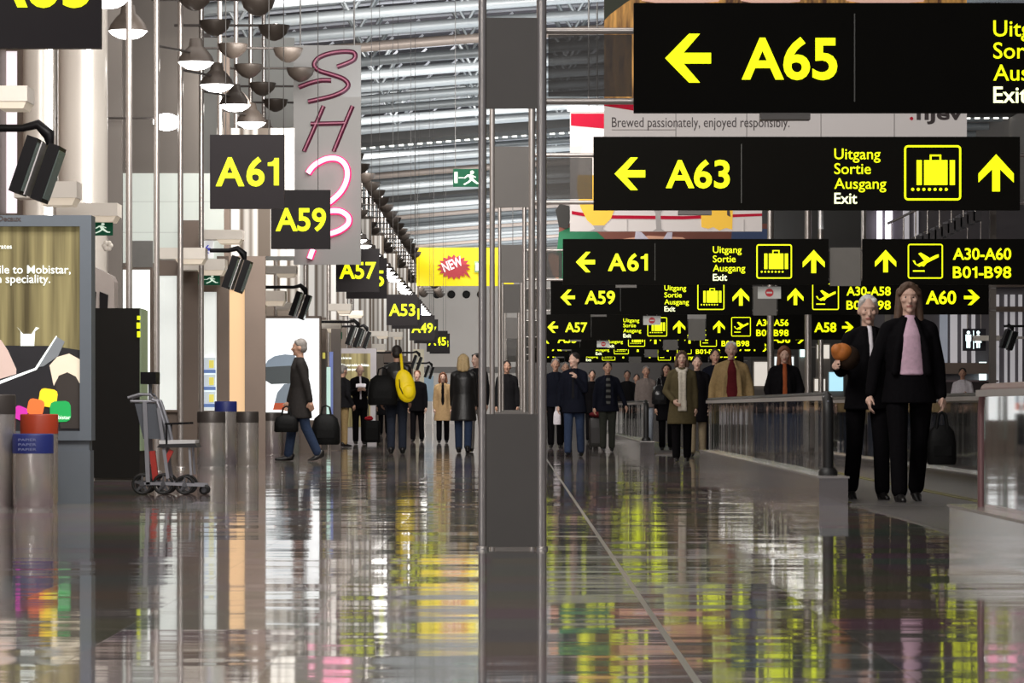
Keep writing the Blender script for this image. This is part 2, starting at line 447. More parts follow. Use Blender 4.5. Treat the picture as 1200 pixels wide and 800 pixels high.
for d,num,fb,rb in G:
    gantry(d,'steel post with grey panels and rails carrying the boards for gate '+num,two=fb is not None)
    gate_board(d,num)
    if fb: flight_board(d,fb,'B01-B98')
    if rb: right_board(d,rb)
# small no-entry plates below the boards
M_red=mat('sign_red',(.45,.02,.03),.5,emit=.15,ecol=(.6,.05,.05))
M_plate=mat('white_plate',(.55,.55,.52),.5,emit=.08,ecol=(1,1,.95))
for px,py,d,wd,lb in ((901.5,343.5,42.9,'A61',0),(764,375,56.5,'A59',0),(706,407,77.3,'A57',0),(727,401,90.1,'A55',0)):
    pass
for px,d,lb in ((901.5,42.9,'small white no entry plate hanging just below the A61 exit board'),(764,56.5,'small white no entry plate hanging just below the A59 exit board'),(707,77.3,'small white no entry plate hanging just below the A57 exit board')):
    x=X_(px,d); t=thing('no_entry_plate',lb,'sign',(x,d,2.12))
    q=MB(); q.box(x-.145,x+.145,d-.012,d,2.115,2.265); q.build('plate',M_plate,t)
    q=MB(); q.cyl((x-.08,d-.006,2.26),(x-.08,d-.006,2.30),.008,n=6); q.cyl((x+.08,d-.006,2.26),(x+.08,d-.006,2.30),.008,n=6); q.build('hanger',M_tube,t)
    q=MB(); q.poly([(x+.052*math.cos(2*PI*k/20),2.19+.052*math.sin(2*PI*k/20)) for k in range(20)],d-.016); q.build('red_disc',M_red,t)
    q=MB(); rect(q,x-.035,x+.035,2.18,2.20,d-.018); q.build('white_bar',M_plate,t)
# ------------------------------------------------------------------ square gate signs on the left
for d,num in ((14.7,'A63'),(26.5,'A61'),(33.2,'A59'),(52.0,'A57'),(55.2,'A55'),(63.7,'A53'),(66.5,'A51'),(78,'A49'),(81.5,'A47'),(93.6,'A45'),(97,'A43')):
    k=1.145 if num in('A57','A55') else 1.; W=.575*k; z0=CH+(Z0-CH)*k; z1=z0+.573*k; x1=-1.765*k; x0=x1-W
    t=thing('gate_sign','square dark hanging sign reading '+num+' in yellow, left side of the hall','sign',(x0,d,Z0))
    q=MB(); q.box(x0,x1,d-.06,d,z0,z1); q.build('board',mat('sign_brownblack',(.020,.016,.018),.45,spec=.2),t)
    q=MB(); text(q,num,x0+.045*k,z0+.18*k,.212*k,d-.066,width=.49*k,off=.022); q.build('gate_number',M_yel,t)
    for x in (x0+.12,x1-.12):
        q=MB(); q.cyl((x,d-.03,z1),(x,d-.03,zroof(x)+1.0),.004,n=6); q.build('hanging_rod',M_rod,t)
# ------------------------------------------------------------------ light poles along the gates
def pole(d,lx,ld,bowl2):
    t=thing('light_pole','tall steel pole with dome downlight and bowl uplight arms along the left gates','light pole',(-4.05,d,0),'light poles along the left gates')
    x=-4.05; top=zroof(x)-.4
    q=MB(); q.cyl((x,d,0),(x,d,top),.034,n=14); q.lathe((x,d,0),[(.06,0),(.06,.02),(.036,.03)],14); q.build('pole',M_steel,t)
    q=MB(); q.cyl((x-.35,d-.05,5.72),(-3.08,d-.05,5.72),.017,n=8); q.build('arm',mat('arm_dark',(.08,.07,.065),.45,.5),t); q=MB(); q.cyl((x,d,4.87),(lx,ld,4.87),.015,n=8); q.build('arm',mat('arm_dark',(0,0,0)),t)
    for bx in ((-3.10,-3.82) if bowl2 else (-3.10,)):
        dd=d-.05 if bx>-3.5 else d-.6
        if bx<-3.5:
            q=MB(); q.cyl((x,d,5.72),(bx,dd,5.72),.014,n=8); q.build('arm',mat('arm_dark',(0,0,0)),t)
        q=MB(); q.lathe((bx,dd,5.55),[(.03,-.03),(.10,0),(.175,.07),(.205,.15),(.205,.17),(.19,.17),(.16,.07),(.09,.03)],16); bw=q.build('uplight_bowl',M_shade,t)
        q=MB(); q.lathe((bx,dd,5.55),[(.001,.10),(.165,.12)],14,cap=False); q.build('glow_disc',M_bulb_up,bw)
    q=MB(); q.lathe((lx,ld,4.76),[(.215,0),(.19,.07),(.13,.15),(.085,.19),(.07,.28),(.0,.29)],18,cap=False); sh=q.build('lamp_shade',M_shade,t)
    q=MB(); q.lathe((lx,ld,4.76),[(.001,-.085),(.10,-.072),(.17,-.035),(.205,.004)],16,cap=False); q.build('lamp_glass',M_bulb,sh)
    return t
p0=None
lamps=[]
for k in range(-1,41):
    d=36.1+2.8*k
    lx={-1:-3.99,0:-4.10}.get(k,-3.68); ld=d+.85 if k>0 else d+.35
    if k==-1:
        t=thing('hanging_lamp','bright dome lamp at the top edge hanging just right of the near A63 sign','lamp',(lx,ld,4.76))
        q=MB(); q.lathe((lx,ld,4.76),[(.215,0),(.19,.07),(.13,.15),(.085,.19),(.07,.28),(.0,.29)],18,cap=False); q.build('lamp_shade',M_shade,t)
        q=MB(); q.lathe((lx,ld,4.76),[(.001,-.085),(.10,-.072),(.17,-.035),(.205,.004)],16,cap=False); q.build('lamp_glass',M_bulb,t)
        q=MB(); q.cyl((lx,ld,5.0),(lx,ld,zroof(lx)+.9),.012,n=6); q.build('hanging_rod',M_rod,t)
    elif k<=1: pole(d,lx,ld,False)
    else:
        if p0 is None: p0=pole(0+d,lx,ld,True); pd=d
        else: dup(p0,(-4.05,d,0))
    lamps.append((lx,ld))
t=thing('wall_lamp','bright round lamp on a long arm from the wall left of the poles','lamp',at(195,143,41.8))
c=at(195,143,41.8)
q=MB(); q.cyl((c.x-1.6,c.y,c.z+.05),(c.x,c.y,c.z+.05),.014,n=8); q.build('arm',MATS['arm_dark'],t)
q=MB(); q.ell(c,(.165,.165,.105),n=20,m=12); q.build('lamp_glass',M_bulb,t)
# ------------------------------------------------------------------ left gates: partitions of panels and glass
M_whitepan=mat('lit_white_panel',(.75,.78,.74),.5,emit=.42,ecol=(.92,1,.93),var=.03,scale=.6)
M_glow=mat('lit_window',(.8,.85,.8),.5,emit=1.15,ecol=(.97,1,.97),var=.03)
M_orange=mat('orange_lit_panel',(.3,.18,.09),.5,emit=.72,ecol=(1,.66,.36),var=.06)
def rbox(mb,px0,px1,py0,py1,d,th=.05):
    a=at(px0,py1,d);b=at(px1,py0,d); mb.box(a.x,b.x,d,d+th,max(a.z,0),b.z)
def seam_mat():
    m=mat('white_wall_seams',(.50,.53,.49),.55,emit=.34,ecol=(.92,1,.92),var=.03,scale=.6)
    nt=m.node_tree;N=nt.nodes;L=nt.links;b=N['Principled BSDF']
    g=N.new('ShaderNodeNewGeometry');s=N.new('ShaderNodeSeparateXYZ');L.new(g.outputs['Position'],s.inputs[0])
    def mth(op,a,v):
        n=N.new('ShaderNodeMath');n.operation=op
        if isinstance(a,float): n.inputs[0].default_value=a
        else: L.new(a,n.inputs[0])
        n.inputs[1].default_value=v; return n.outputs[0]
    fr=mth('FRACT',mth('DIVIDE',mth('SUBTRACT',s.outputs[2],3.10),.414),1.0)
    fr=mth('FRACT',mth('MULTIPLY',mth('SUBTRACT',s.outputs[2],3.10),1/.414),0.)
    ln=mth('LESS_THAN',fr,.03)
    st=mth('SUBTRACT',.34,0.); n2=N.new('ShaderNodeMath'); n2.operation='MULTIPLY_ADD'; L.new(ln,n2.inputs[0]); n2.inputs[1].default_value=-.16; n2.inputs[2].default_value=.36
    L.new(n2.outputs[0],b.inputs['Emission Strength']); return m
D1=46.0
# first gate partition (structure) with its panels
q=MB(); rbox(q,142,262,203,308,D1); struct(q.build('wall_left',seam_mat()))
q=MB(); rbox(q,120,236,-60,203,D1+.02); struct(q.build('wall_left',M_grey))
q=MB(); rbox(q,112,142,140,560,D1+.01); rbox(q,208,234,306,560,D1-.08); rbox(q,212,233,258,306,D1-.06); rbox(q,137,186,470,560,D1); rbox(q,186,208,480,560,D1); rbox(q,233,262,482,560,D1); rbox(q,186,208,300,322,D1-.02);rbox(q,233,262,308,341,D1-.02); rbox(q,254,268,300,480,D1-.03)
struct(q.build('trim_2',M_brown))
q=MB(); rbox(q,155,179,282,313,D1-.1); o=q.build('notice_board',mat('notice_grey',(.22,.215,.205),.6)); tag(o,'plain grey board across the lit wall behind the first poles','board')
def pane(name,px0,px1,py0,py1,d,m,label,cat):
    t=thing(name,label,cat,at((px0+px1)/2,py1,d))
    q=MB(); rbox(q,px0,px1,py0,py1,d); q.build('light_panel',m,t)
    a=at(px0,py1,d);b=at(px1,py0,d); q=MB(); g=.03
    q.box(a.x-g,a.x,d-.03,d+.05,a.z-g,b.z+g); q.box(b.x,b.x+g,d-.03,d+.05,a.z-g,b.z+g); q.box(a.x,b.x,d-.03,d+.05,b.z,b.z+g); q.box(a.x,b.x,d-.03,d+.05,a.z-g,a.z)
    q.build('frame',M_brown,t); return t
pane('lit_panel',137,176,316,470,D1-.06,M_glow,'bright white lit window above and behind the black cabinet','window panel')
pane('lit_panel',187,207.5,323,480,D1-.06,mat('lit_panel_soft',(.75,.78,.75),.5,emit=.55,ecol=(.93,.97,.93)),'tall white lit panel right behind the wheelchair','window panel')
pane('lit_panel',237,254,342,481,D1-.06,MATS['lit_panel_soft'],'narrow tall white lit panel holding yellow and blue leaflets','window panel')
pane('lit_panel',269,287,339,500,D1+3,M_orange,'tall orange lit panel right of the leaflet panel','window panel')
M_leafb=mat('leaflet_blue',(.10,.18,.5),.5,emit=.2,ecol=(.3,.5,.9)); M_leafy=mat('leaflet_yellow',(.8,.7,.1),.5,emit=.35,ecol=(1,.9,.2)); M_leafw=mat('leaflet_white',(.6,.68,.75),.5,emit=.3,ecol=(.8,.9,1))
for k in range(3):
    py=419+k*20; c=at(245,py+18,D1-.2)
    t=thing('leaflet_rack','pocket of blue and yellow leaflets on the narrow lit panel, '+('top','middle','bottom')[k]+' of three','leaflets',c)
    q=MB(); rbox(q,238,252,py,py+18,D1-.13,.06); q.build('leaflet',M_leafw,t)
    q=MB(); rbox(q,245,250.5,py+3,py+12,D1-.15,.008); q.build('emblem',M_leafy,t)
    q=MB(); rbox(q,237.6,252.4,py+14,py+18,D1-.16,.05); q.build('pocket',M_leafb,t)
# brown posts right of the orange panel, and farther partitions
q=MB(); rbox(q,262,269,60,545,D1+3.2); rbox(q,287,311,330,545,D1+2.9); rbox(q,262,311,500,545,D1+3); rbox(q,262,311,300,339,D1+3.05); struct(q.build('trim_3',M_brown))
q=MB(); rbox(q,234,345,44,305,57.2); struct(q.build('wall_left',M_lgrey))
SLATWALL=MB(); rbox(SLATWALL,254,345,150,300,D1+3.4)
def stripes_mat():
    m=mat('slatted_white_brown',(.6,.57,.52),.5,var=.03); nt=m.node_tree;N=nt.nodes;L=nt.links;b=N['Principled BSDF']
    g=N.new('ShaderNodeNewGeometry');s=N.new('ShaderNodeSeparateXYZ');L.new(g.outputs['Position'],s.inputs[0])
    w=N.new('ShaderNodeMath');w.operation='MULTIPLY';L.new(s.outputs[0],w.inputs[0]);w.inputs[1].default_value=4.3
    n=N.new('ShaderNodeTexNoise');n.noise_dimensions='1D';n.inputs['Scale'].default_value=1.;n.inputs['Detail'].default_value=1.;L.new(w.outputs[0],n.inputs['W'])
    r=N.new('ShaderNodeValToRGB');r.color_ramp.interpolation='LINEAR'
    e=r.color_ramp.elements;e[0].position=.44;e[0].color=(.10,.075,.055,1);e[1].position=.52;e[1].color=(.72,.70,.66,1)
    L.new(n.outputs['Fac'],r.inputs[0]);L.new(r.outputs[0],b.inputs['Base Color']);L.new(r.outputs[0],b.inputs['Emission Color']);b.inputs['Emission Strength'].default_value=.33
    return m
M_slat=stripes_mat()
struct(SLATWALL.build('wall_left',M_slat))
for i,d in enumerate((59.8,68.2,76.6,87.8,96.2,107.4,118.6,132.6)):
    x1=-3.72 if d<80 else -3.62
    q=MB(); q.box(-6,x1,d,d+.15,2.55,5.6); struct(q.build('wall_left',M_slat))
    q=MB(); q.box(-6,x1,d,d+.15,0,2.55); struct(q.build('wall_left',M_brown if i%2 else mat('brown_panel_light',(.2,.165,.135),.5)))
# projecting light shelves above the gates
for i,(px0,px1,py0,py1,d,lb) in enumerate((
  (-25,36,103,121,27,'cream light shelf highest at the left edge beside the white columns'),
  (20,93,214,233,32.5,'cream light shelf in front of the white columns, behind the near monitors'),
  (69,140,239,254,33.8,'cream light shelf just above the first green exit sign'),
  (185,242,291,304,43.2,'cream light shelf in front of the brown pier, left of the arrow notice'),
  (213,265,304,317,45.45,'cream light shelf just above the second green exit sign'),
  (237,285,270,281,45.5,'cream light shelf under the hanging A61 sign'),
  (295,335,341,353,52,'cream light shelf below the monitor pair beside the orange panel'),
  (310,348,312,321,56,'cream light shelf below the hanging A59 sign'),
  (325,361,355,363,58,'cream light shelf over the umbrella lightbox'),
  (373,400,375,385,66.5,'cream light shelf right of the umbrella lightbox'),
  (385,412,356,364,66,'cream light shelf under the hanging A57 sign'),
  (398,426,364,370,74,'cream light shelf right under the hanging A55 sign'),
  (433,455,388,394,85,'cream light shelf below the hanging A53 sign'),
  (455,472,389,395,96,'cream light shelf between the A53 and A49 signs'),
  (430,452,403,410,90,'cream light shelf over the head of the man with the yellow backpack'))):
    a=at(px0,py1,d);b=at(px1,py0,d); h=b.z-a.z
    t=thing('light_shelf',lb,'light fixture',(a.x,d,a.z))
    q=MB(); q.box(a.x,b.x,d-.2,d+.2,a.z,b.z); q.build('housing',M_cream,t)
    w_=b.x-a.x; q=MB(); q.add([(a.x+w_*.45,d-.18,a.z-h*.45),(b.x-w_*.08,d-.18,a.z-h*.45),(b.x-w_*.08,d+.18,a.z-h*.45),(a.x+w_*.45,d+.18,a.z-h*.45),(a.x+w_*.38,d-.19,a.z),(b.x-w_*.02,d-.19,a.z),(b.x-w_*.02,d+.19,a.z),(a.x+w_*.38,d+.19,a.z)],[(3,2,1,0),(4,5,6,7),(0,1,5,4),(1,2,6,5),(2,3,7,6),(3,0,4,7)]); q.build('diffuser',mat('shelf_diffuser',(.7,.62,.52),.5,emit=.25,ecol=(1,.85,.65)),t)
    q=MB(); q.box(a.x+.03,a.x+.12,d+.2,d+.5,a.z+.02,b.z-.02); q.build('wall_bracket',M_tube,t)
# monitor pairs on black arms
def monitors(cx,cz,d,sc,lb,px_left):
    t=thing('monitor_arm',lb,'monitors',(cx,d,cz))
    th=math.radians(19); R=Matrix.Rotation(th,3,'Y')
    for k in range(2):
        ox=(-.085 if k==0 else .085)*sc; oz=(.03 if k==0 else -.03)*sc
        q=MB(); c=Vector((cx+ox,d+k*.02,cz+oz))
        q.box(c.x-.045*sc,c.x+.045*sc,d-.2,d+.2,c.z-.23*sc,c.z+.23*sc,R); s_=q.build('monitor',M_dark,t)
        q=MB(); q.box(c.x+.046*sc,c.x+.052*sc,d-.18,d+.18,c.z-.20*sc,c.z+.20*sc,R,c); q.build('screen',mat('screen_dim',(.05,.06,.055),.15,emit=.06,ecol=(.6,.8,.7)),s_)
    q=MB(); q.box(cx-.012,cx-.002,d-.21,d+.21,cz-.22*sc,cz+.22*sc,R); q.build('mount_plate',mat('mount_grey',(.5,.48,.48),.4,.4),t)
    q=MB(); q.tube([(px_left,d,cz+.33*sc),(cx-.12*sc,d,cz+.33*sc),(cx,d,cz+.36*sc),(cx+.09*sc,d,cz+.28*sc),(cx+.1*sc,d,cz+.2*sc)],[.028*sc,.03*sc,.04*sc,.05*sc,.03*sc],8); q.build('arm',M_dark,t)
    return t
monitors(X_(44,27),Z_(199,27),27,1.0,'pair of tilted black monitors on a black arm beside the white columns',-5.9)
monitors(X_(281,44),Z_(323,44),43.6,.93,'pair of tilted black monitors on a black arm above the orange panel',-3.86)
monitors(X_(352,55),Z_(358,55),55.0,.9,'pair of tilted black monitors on a black arm above the umbrella lightbox',-4.5)
monitors(X_(415,66),Z_(394,66),66,.85,'pair of tilted black monitors left of the tall man with the yellow backpack',-4.5)
monitors(X_(426,72),Z_(397,72),72,.8,'pair of tilted black monitors half hidden behind the nearer pair, below the A53 sign',-4.5)
monitors(X_(488,88),Z_(425,88),88,.8,'pair of tilted black monitors right of the yellow backpack, below the A45 sign',-4.3)
monitors(X_(503,100),Z_(436,100),100,.8,'farthest pair of tilted black monitors, below the A45 sign',-4.0)
# green exit signs
M_green=mat('exit_green',(.004,.05,.024),.6,emit=.05,ecol=(.05,.5,.25),spec=.1); M_pict=mat('exit_pictogram',(.5,.6,.5),.5,emit=.5,ecol=(.8,1,.85))
def exit_sign(px0,px1,py0,py1,d,lb,up=.05):
    a=at(px0,py1,d);b=at(px1,py0,d); t=thing('exit_sign',lb,'exit sign',(a.x,d,a.z))
    q=MB(); q.box(a.x,b.x,d-.03,d,a.z,b.z); q.build('board',M_green,t)
    q=MB(); running_man(q,a.x+.01,b.x-.01,a.z+.01,b.z-.01,d-.036); q.build('running_figure',M_pict,t)
    q=MB()
    for x in (a.x+.04,b.x-.04): q.cyl((x,d-.015,b.z),(x,d-.015,b.z+up),.006,n=6)
    q.build('hanger',M_rod,t)
exit_sign(100,132.5,259,276,33.8,'green running figure exit sign right of the advertising panel top',.02)
exit_sign(232.5,258,321,334,45.45,'green running figure exit sign above the leaflet panel',.02)
exit_sign(531,565,198,219,61,'green exit sign hanging from the roof left of the near steel post',3.5)
exit_sign(391,401,389,397,66.5,'tiny green exit sign over the two men standing with a suitcase',.02)
# arrow notice
t=thing('arrow_notice','small white notice with a blue arrow left of the hanging A61 sign','notice',at(242,300,45))
q=MB(); rbox(q,237,250,281,302,45.97,.02); q.build('plate',mat('notice_white',(.8,.8,.82),.5,emit=.5,ecol=(1,1,1)),t)
q=MB(); a=at(239,297,45.96);b=at(247,287,45.96); arrow(q,a.x,b.x,a.z,b.z,45.96,'l',.3); q.build('arrow',mat('arrow_blue',(.03,.03,.4),.5,emit=.3,ecol=(.1,.1,.8)),t)
# white round columns by the near gate
M_colw=mat('column_satin_white',(.62,.575,.52),.3,.15,var=.04,scale=1)
M_highlight=mat('glow_strip',(1,1,1),.4,emit=6,ecol=(1,.99,.97))  # glowing strips stand in for lamp highlights on the glossy columns
for cx,d,r,sx,lb in ((97,38.5,.28,104,'white round column with an added highlight strip, right one behind the near monitors'),(46,39,.185,59,'white round column with an added highlight strip, left one behind the near monitors')):
    x=X_(cx,d); t=thing('round_column',lb,'column',(x,d,0))
    q=MB(); q.cyl((x,d,0),(x,d,zroof(x)),r,n=36); q.lathe((x,d,0),[(r+.03,0),(r+.03,.1),(r,.12)],36); q.build('shaft',M_colw,t)
    s=X_(sx,d-r); q=MB(); q.cyl((s,d-r*.97,1.2),(s,d-r*.97,6.2),.026,n=8); q.build('glow_strip',M_highlight,t)
q=MB(); q.box(X_(20,40),X_(32,40),40,40.1,0,7); rb=q
struct(q.build('trim_4',M_brown))
pane('lit_panel',2,26,60,250,40.5,mat('pink_lit',(.8,.72,.76),.5,emit=.8,ecol=(1,.9,.95)),'pinkish white lit panel at the left edge beyond the columns','window panel')
q=MB(); q.box(-5.9,X_(143,42),42,42.1,0,8); struct(q.build('wall_left',M_grey))
# ------------------------------------------------------------------ neon hanging panel
d=50.6
a=at(344,310,d);b=at(423,53,d)
t=thing('neon_sign','tall grey hanging panel with slanting neon letters, the lower ones lit pink','neon sign',(a.x,d,a.z))
q=MB(); q.box(a.x,b.x,d,d+.06,a.z,b.z); q.build('panel',mat('neon_panel_grey',(.15,.147,.143),.6,var=.05,scale=1),t)
q=MB(); 
for x in (a.x+.1,b.x-.1):
    q=MB(); q.cyl((x,d+.03,b.z),(x,d+.03,zroof(x)+.9),.012,n=6); q.build('hanging_rod',M_rod,t)
def smooth(pts,k=5):
    out=[]
    for i in range(len(pts)-1):
        p=[Vector(pts[max(i-1,0)]),Vector(pts[i]),Vector(pts[i+1]),Vector(pts[min(i+2,len(pts)-1)])]
        for j in range(k):
            u=j/k
            out.append(.5*((2*p[1])+(p[2]-p[0])*u+(2*p[0]-5*p[1]+4*p[2]-p[3])*u*u+(3*p[1]-p[0]-3*p[2]+p[3])*u**3))
    out.append(Vector(pts[-1])); return out
def stroke(px,r): 
    return smooth([tuple(at(x,y,d-.04)) for x,y in px]),r
M_off=mat('neon_unlit',(.045,.004,.016),.3,emit=.012,ecol=(1,.1,.3)); M_offc=mat('neon_core',(.14,.03,.06),.3,emit=.10,ecol=(1,.25,.4))
M_on=mat('neon_lit',(1,.5,.7),.3,emit=2.4,ecol=(1,.33,.50)); M_halo=mat('neon_backing_red',(.55,.02,.12),.4,emit=.7,ecol=(1,.04,.2))
Sst=[[(395,78),(406,74),(415,69),(415,62),(405,60),(388,62),(374,67),(368,75),(373,82),(388,87),(402,92),(408,99),(403,106),(390,112),(374,116),(361,119)],[(388,94),(376,94),(363,97),(350,102)]]
Hst=[[(379,124),(368,150),(356,177)],[(413,124),(402,150),(391,177)],[(364,145),(405,144)]]
Ost=[[(361,203),(366,196),(374,190),(384,186),(395,186),(403,191),(407,200),(406,212),(400,224),(390,234),(377,244)],[(380,249),(390,247),(400,248),(408,254),(408,262),(400,269),(390,273),(379,276)],[(367,292),(365,297),(363,303)]]
for nm,sts,m0,r0,m1,r1 in (('neon_letter_s',Sst,M_off,.042,M_offc,.014),('neon_letter_h',Hst,M_off,.040,M_offc,.013),('neon_letter_lit',Ost,M_halo,.06,M_on,.036)):
    q=MB()
    for s_ in sts: 
        p,_=stroke(s_,0); q.tube([v+Vector((0,.05,0)) for v in p],r0,8)
    o=q.build(nm,m0,t)
    q=MB()
    for s_ in sts: 
        p,_=stroke(s_,0); q.tube([v-Vector((0,r0*.75,0)) for v in p],r1,8)
    q.build('glow_tube',m1,o)
# ------------------------------------------------------------------ yellow NEW banner
d=110
a=at(488,335,d);b=at(602,290,d)
t=thing('banner','wide yellow banner with a red starburst reading NEW hanging before the end wall','banner',(a.x,d,a.z))
q=MB(); nx,nz=24,8; vs=[];fs=[]
for i in range(nx+1):
    for j in range(nz+1):
        u=i/nx;v=j/nz; vs.append((a.x+(b.x-a.x)*u,d+.05*math.sin(9*u+5*v)*(1-u),a.z+(b.z-a.z)*v-(.12*(1-v)*math.sin(PI*u)*0)))
for i in range(nx):
    for j in range(nz): k=i*(nz+1)+j; fs.append((k,k+nz+1,k+nz+2,k+1))
q.add(vs,fs,True); q.build('cloth',mat('banner_yellow',(.80,.62,.0),.6,emit=.30,ecol=(1,.82,0),var=.1,scale=1),t)
q=MB(); pts=[]
for k in range(36):
    an=2*PI*k/36; r=(1.0 if k%2 else .76); c=(532+20*r*math.cos(an)+(3 if k==33 else 0),313-15*r*math.sin(an)+(6 if k in(33,) else 0)); p=at(c[0],c[1],d); pts.append((p.x,p.z))
q.poly(pts,d-.10,.01); q.build('starburst',mat('burst_red',(.35,.01,.02),.5,emit=.18,ecol=(.6,.02,.04)),t)
q=MB(); p=at(521,319,d); text(q,'NEW',p.x,p.z,.30,d-.115,width=.66,off=.02,rot=.38); q.build('lettering',mat('new_white',(.8,.7,.7),.5,emit=.45,ecol=(1,.85,.85)),t)
q=MB(); rbox(q,556,562,306,319,d-.11,.01); q.build('green_box',mat('banner_green',(.25,.4,.15),.5,emit=.1,ecol=(.6,.9,.4)),t)
q=MB(); rbox(q,557.5,561,308,317,d-.12,.005); q.build('white_box',MATS['notice_white'],t)
for x in (a.x+.03,b.x-.03): q=MB(); q.cyl((x,d,b.z),(x,d,zroof(x)+.9),.012,n=6); q.build('hanging_cable',M_rod,t)
# ------------------------------------------------------------------ hanging beer posters
M_pw=mat('poster_white',(.50,.455,.43),.6,emit=.24,ecol=(1,.92,.88),var=.03,scale=.4)
M_pr=mat('poster_red',(.30,.004,.02),.6,emit=.18,ecol=(1,.03,.08),spec=.1); M_ptxt=mat('poster_text',(.08,.06,.06),.6)
def hair_mat():
    m=mat('poster_hair',(.4,.2,.06),.6); nt=m.node_tree;N=nt.nodes;L=nt.links;b=N['Principled BSDF']
    tc=N.new('ShaderNodeTexCoord');mp=N.new('ShaderNodeMapping');mp.inputs['Scale'].default_value=(6,1,.9);mp.inputs['Rotation'].default_value=(0,.5,0);L.new(tc.outputs['Object'],mp.inputs[0])
    n=N.new('ShaderNodeTexNoise');n.inputs['Scale'].default_value=1.5;n.inputs['Detail'].default_value=5;L.new(mp.outputs[0],n.inputs['Vector'])
    r=N.new('ShaderNodeValToRGB');e=r.color_ramp.elements;e[0].position=.35;e[0].color=(.07,.025,.01,1);e[1].position=.68;e[1].color=(.75,.38,.09,1);L.new(n.outputs['Fac'],r.inputs[0])
    L.new(r.outputs[0],b.inputs['Base Color']);L.new(r.outputs[0],b.inputs['Emission Color']);b.inputs['Emission Strength'].default_value=.32
    return m
def flat(mb,pts,d): mb.poly([(X_(x,d),Z_(y,d)) for x,y in pts],d,.006)
d=57.0
t=thing('hanging_poster','large white beer poster with a photograph on top and a line of text, upper right','poster',at(920,165,d))
q=MB(); rbox(q,708,1133,124,176,d,.08); q.build('text_strip',M_pw,t)
q=MB(); rbox(q,708,1133,-50,124,d,.08); ph=q.build('photo_print',hair_mat(),t)
q=MB(); flat(q,[(708,-50),(1133,-50),(1133,-12),(760,-12),(735,2),(716,16),(708,24)],d-.01); q.build('dark_background',mat('poster_dark',(.03,.035,.015),.6),ph)
for (cx,w_) in ((800,60),(905,46),(1040,60)):
    q=MB(); flat(q,[(cx-w_,-30),(cx+w_,-30),(cx+w_*.7,2),(cx-w_*.2,6),(cx-w_*.8,1)],d-.02); q.build('skin_shape',mat('poster_skin',(.7,.42,.32),.6,emit=.3,ecol=(1,.6,.48)),ph)
q=MB(); rbox(q,770,1133,40,124,d-.03,.01); q.build('purple_ground',mat('poster_purple',(.06,.05,.09),.6),ph)
q=MB(); flat(q,[(708,124),(745,124),(745,130),(708,122)],d-.02); flat(q,[(708,121),(760,121),(760,129)],d-.025); q.build('red_edge',M_pr,t)
q=MB(); p=at(717,149,d); text(q,'Brewed passionately, enjoyed responsibly.',p.x,p.z,.165,d-.02,width=X_(925,d)-p.x,off=.0); q.build('lettering',M_ptxt,t)
q=MB(); rbox(q,717,792,151.6,152.6,d-.02,.01); q.build('small_print',mat('poster_faint',(.4,.36,.34),.6),t)
q=MB(); p=at(1074,140,d); text(q,'nJev',p.x,p.z,.22,d-.02,width=X_(1128,d)-p.x,off=.03); q.build('brand_lettering',M_ptxt,t)
q=MB(); c=at(1068,139,d); q.poly([(c.x+.03*math.cos(k*PI/5),c.z+.03*math.sin(k*PI/5)) for k in range(10)],d-.02); q.build('red_dot',M_pr,t)
q=MB()
for px in (792,875,962,1048): rbox(q,px-.4,px+.4,124,176,d-.012,.01)
q.build('seam',mat('poster_seam',(.35,.32,.31),.6),t)
for px in (730,1110): x=X_(px,d); q=MB(); q.cyl((x,d+.04,Z_(-50,d)),(x,d+.04,zroof(x)+.9),.015,n=6); q.build('hanging_rod',M_rod,t)
d=60.0
t=thing('hanging_poster','white beer poster with a red top stripe and tall glasses, behind the A63 board','poster',at(815,285,d))
q=MB(); rbox(q,668,893,131,271,d,.08); q.build('print',M_pw,t)
q=MB(); rbox(q,665,708,124,130,d-.06,.1); q.build('top_light',mat('poster_top_light',(1,1,.95),.5,emit=1.0,ecol=(1,.98,.92)),t)
q=MB(); flat(q,[(669,133),(712,133),(712,151),(669,147)],d-.01); flat(q,[(670,247),(700,252),(800,253),(893,250),(893,253),(800,257),(700,256),(670,251)],d-.01); q.build('red_stripe',M_pr,t)
q=MB(); flat(q,[(677,205),(676,222),(680,242),(688,258),(695,264),(708,264),(716,256),(722,240),(724,222),(722,205)],d-.012); g1=q.build('beer_glass',mat('beer_gold',(.75,.42,.03),.5,emit=.35,ecol=(1,.62,.06),var=.2,scale=1.2),t)
q=MB(); flat(q,[(677,205),(679,185),(683,172),(718,172),(721,185),(722,205)],d-.012); q.build('foam',mat('beer_foam',(.8,.72,.66),.5,emit=.25,ecol=(1,.9,.84)),g1)
q=MB(); flat(q,[(695,264),(708,264),(706,268),(712,270.5),(691,270.5),(697,268)],d-.012); q.build('glass_stem',mat('glass_grey',(.4,.37,.36),.4),g1)
q=MB(); flat(q,[(763,240),(768,250),(769,268),(765,270.5),(779,270.5),(775,268),(774,250),(780,240)],d-.012); q.build('glass_stem',MATS['glass_grey'],t)
q=MB(); flat(q,[(821,240),(822,266),(830,268),(836,266),(843,270),(851,267),(858,269),(859,240)],d-.012); q.build('beer_glass',MATS['beer_gold'],t)
q=MB(); flat(q,[(852,246),(855,246),(856,254),(852,252)],d-.02); q.build('emblem',M_ptxt,t)
for px in (735,872): q=MB(); rbox(q,px-.3,px+.3,257,271,d-.014,.01); q.build('seam',MATS['poster_seam'],t)
for px in (690,880): x=X_(px,d); q=MB(); q.cyl((x,d+.04,Z_(131,d)),(x,d+.04,zroof(x)+.9),.015,n=6); q.build('hanging_rod',M_rod,t)
d=61.5
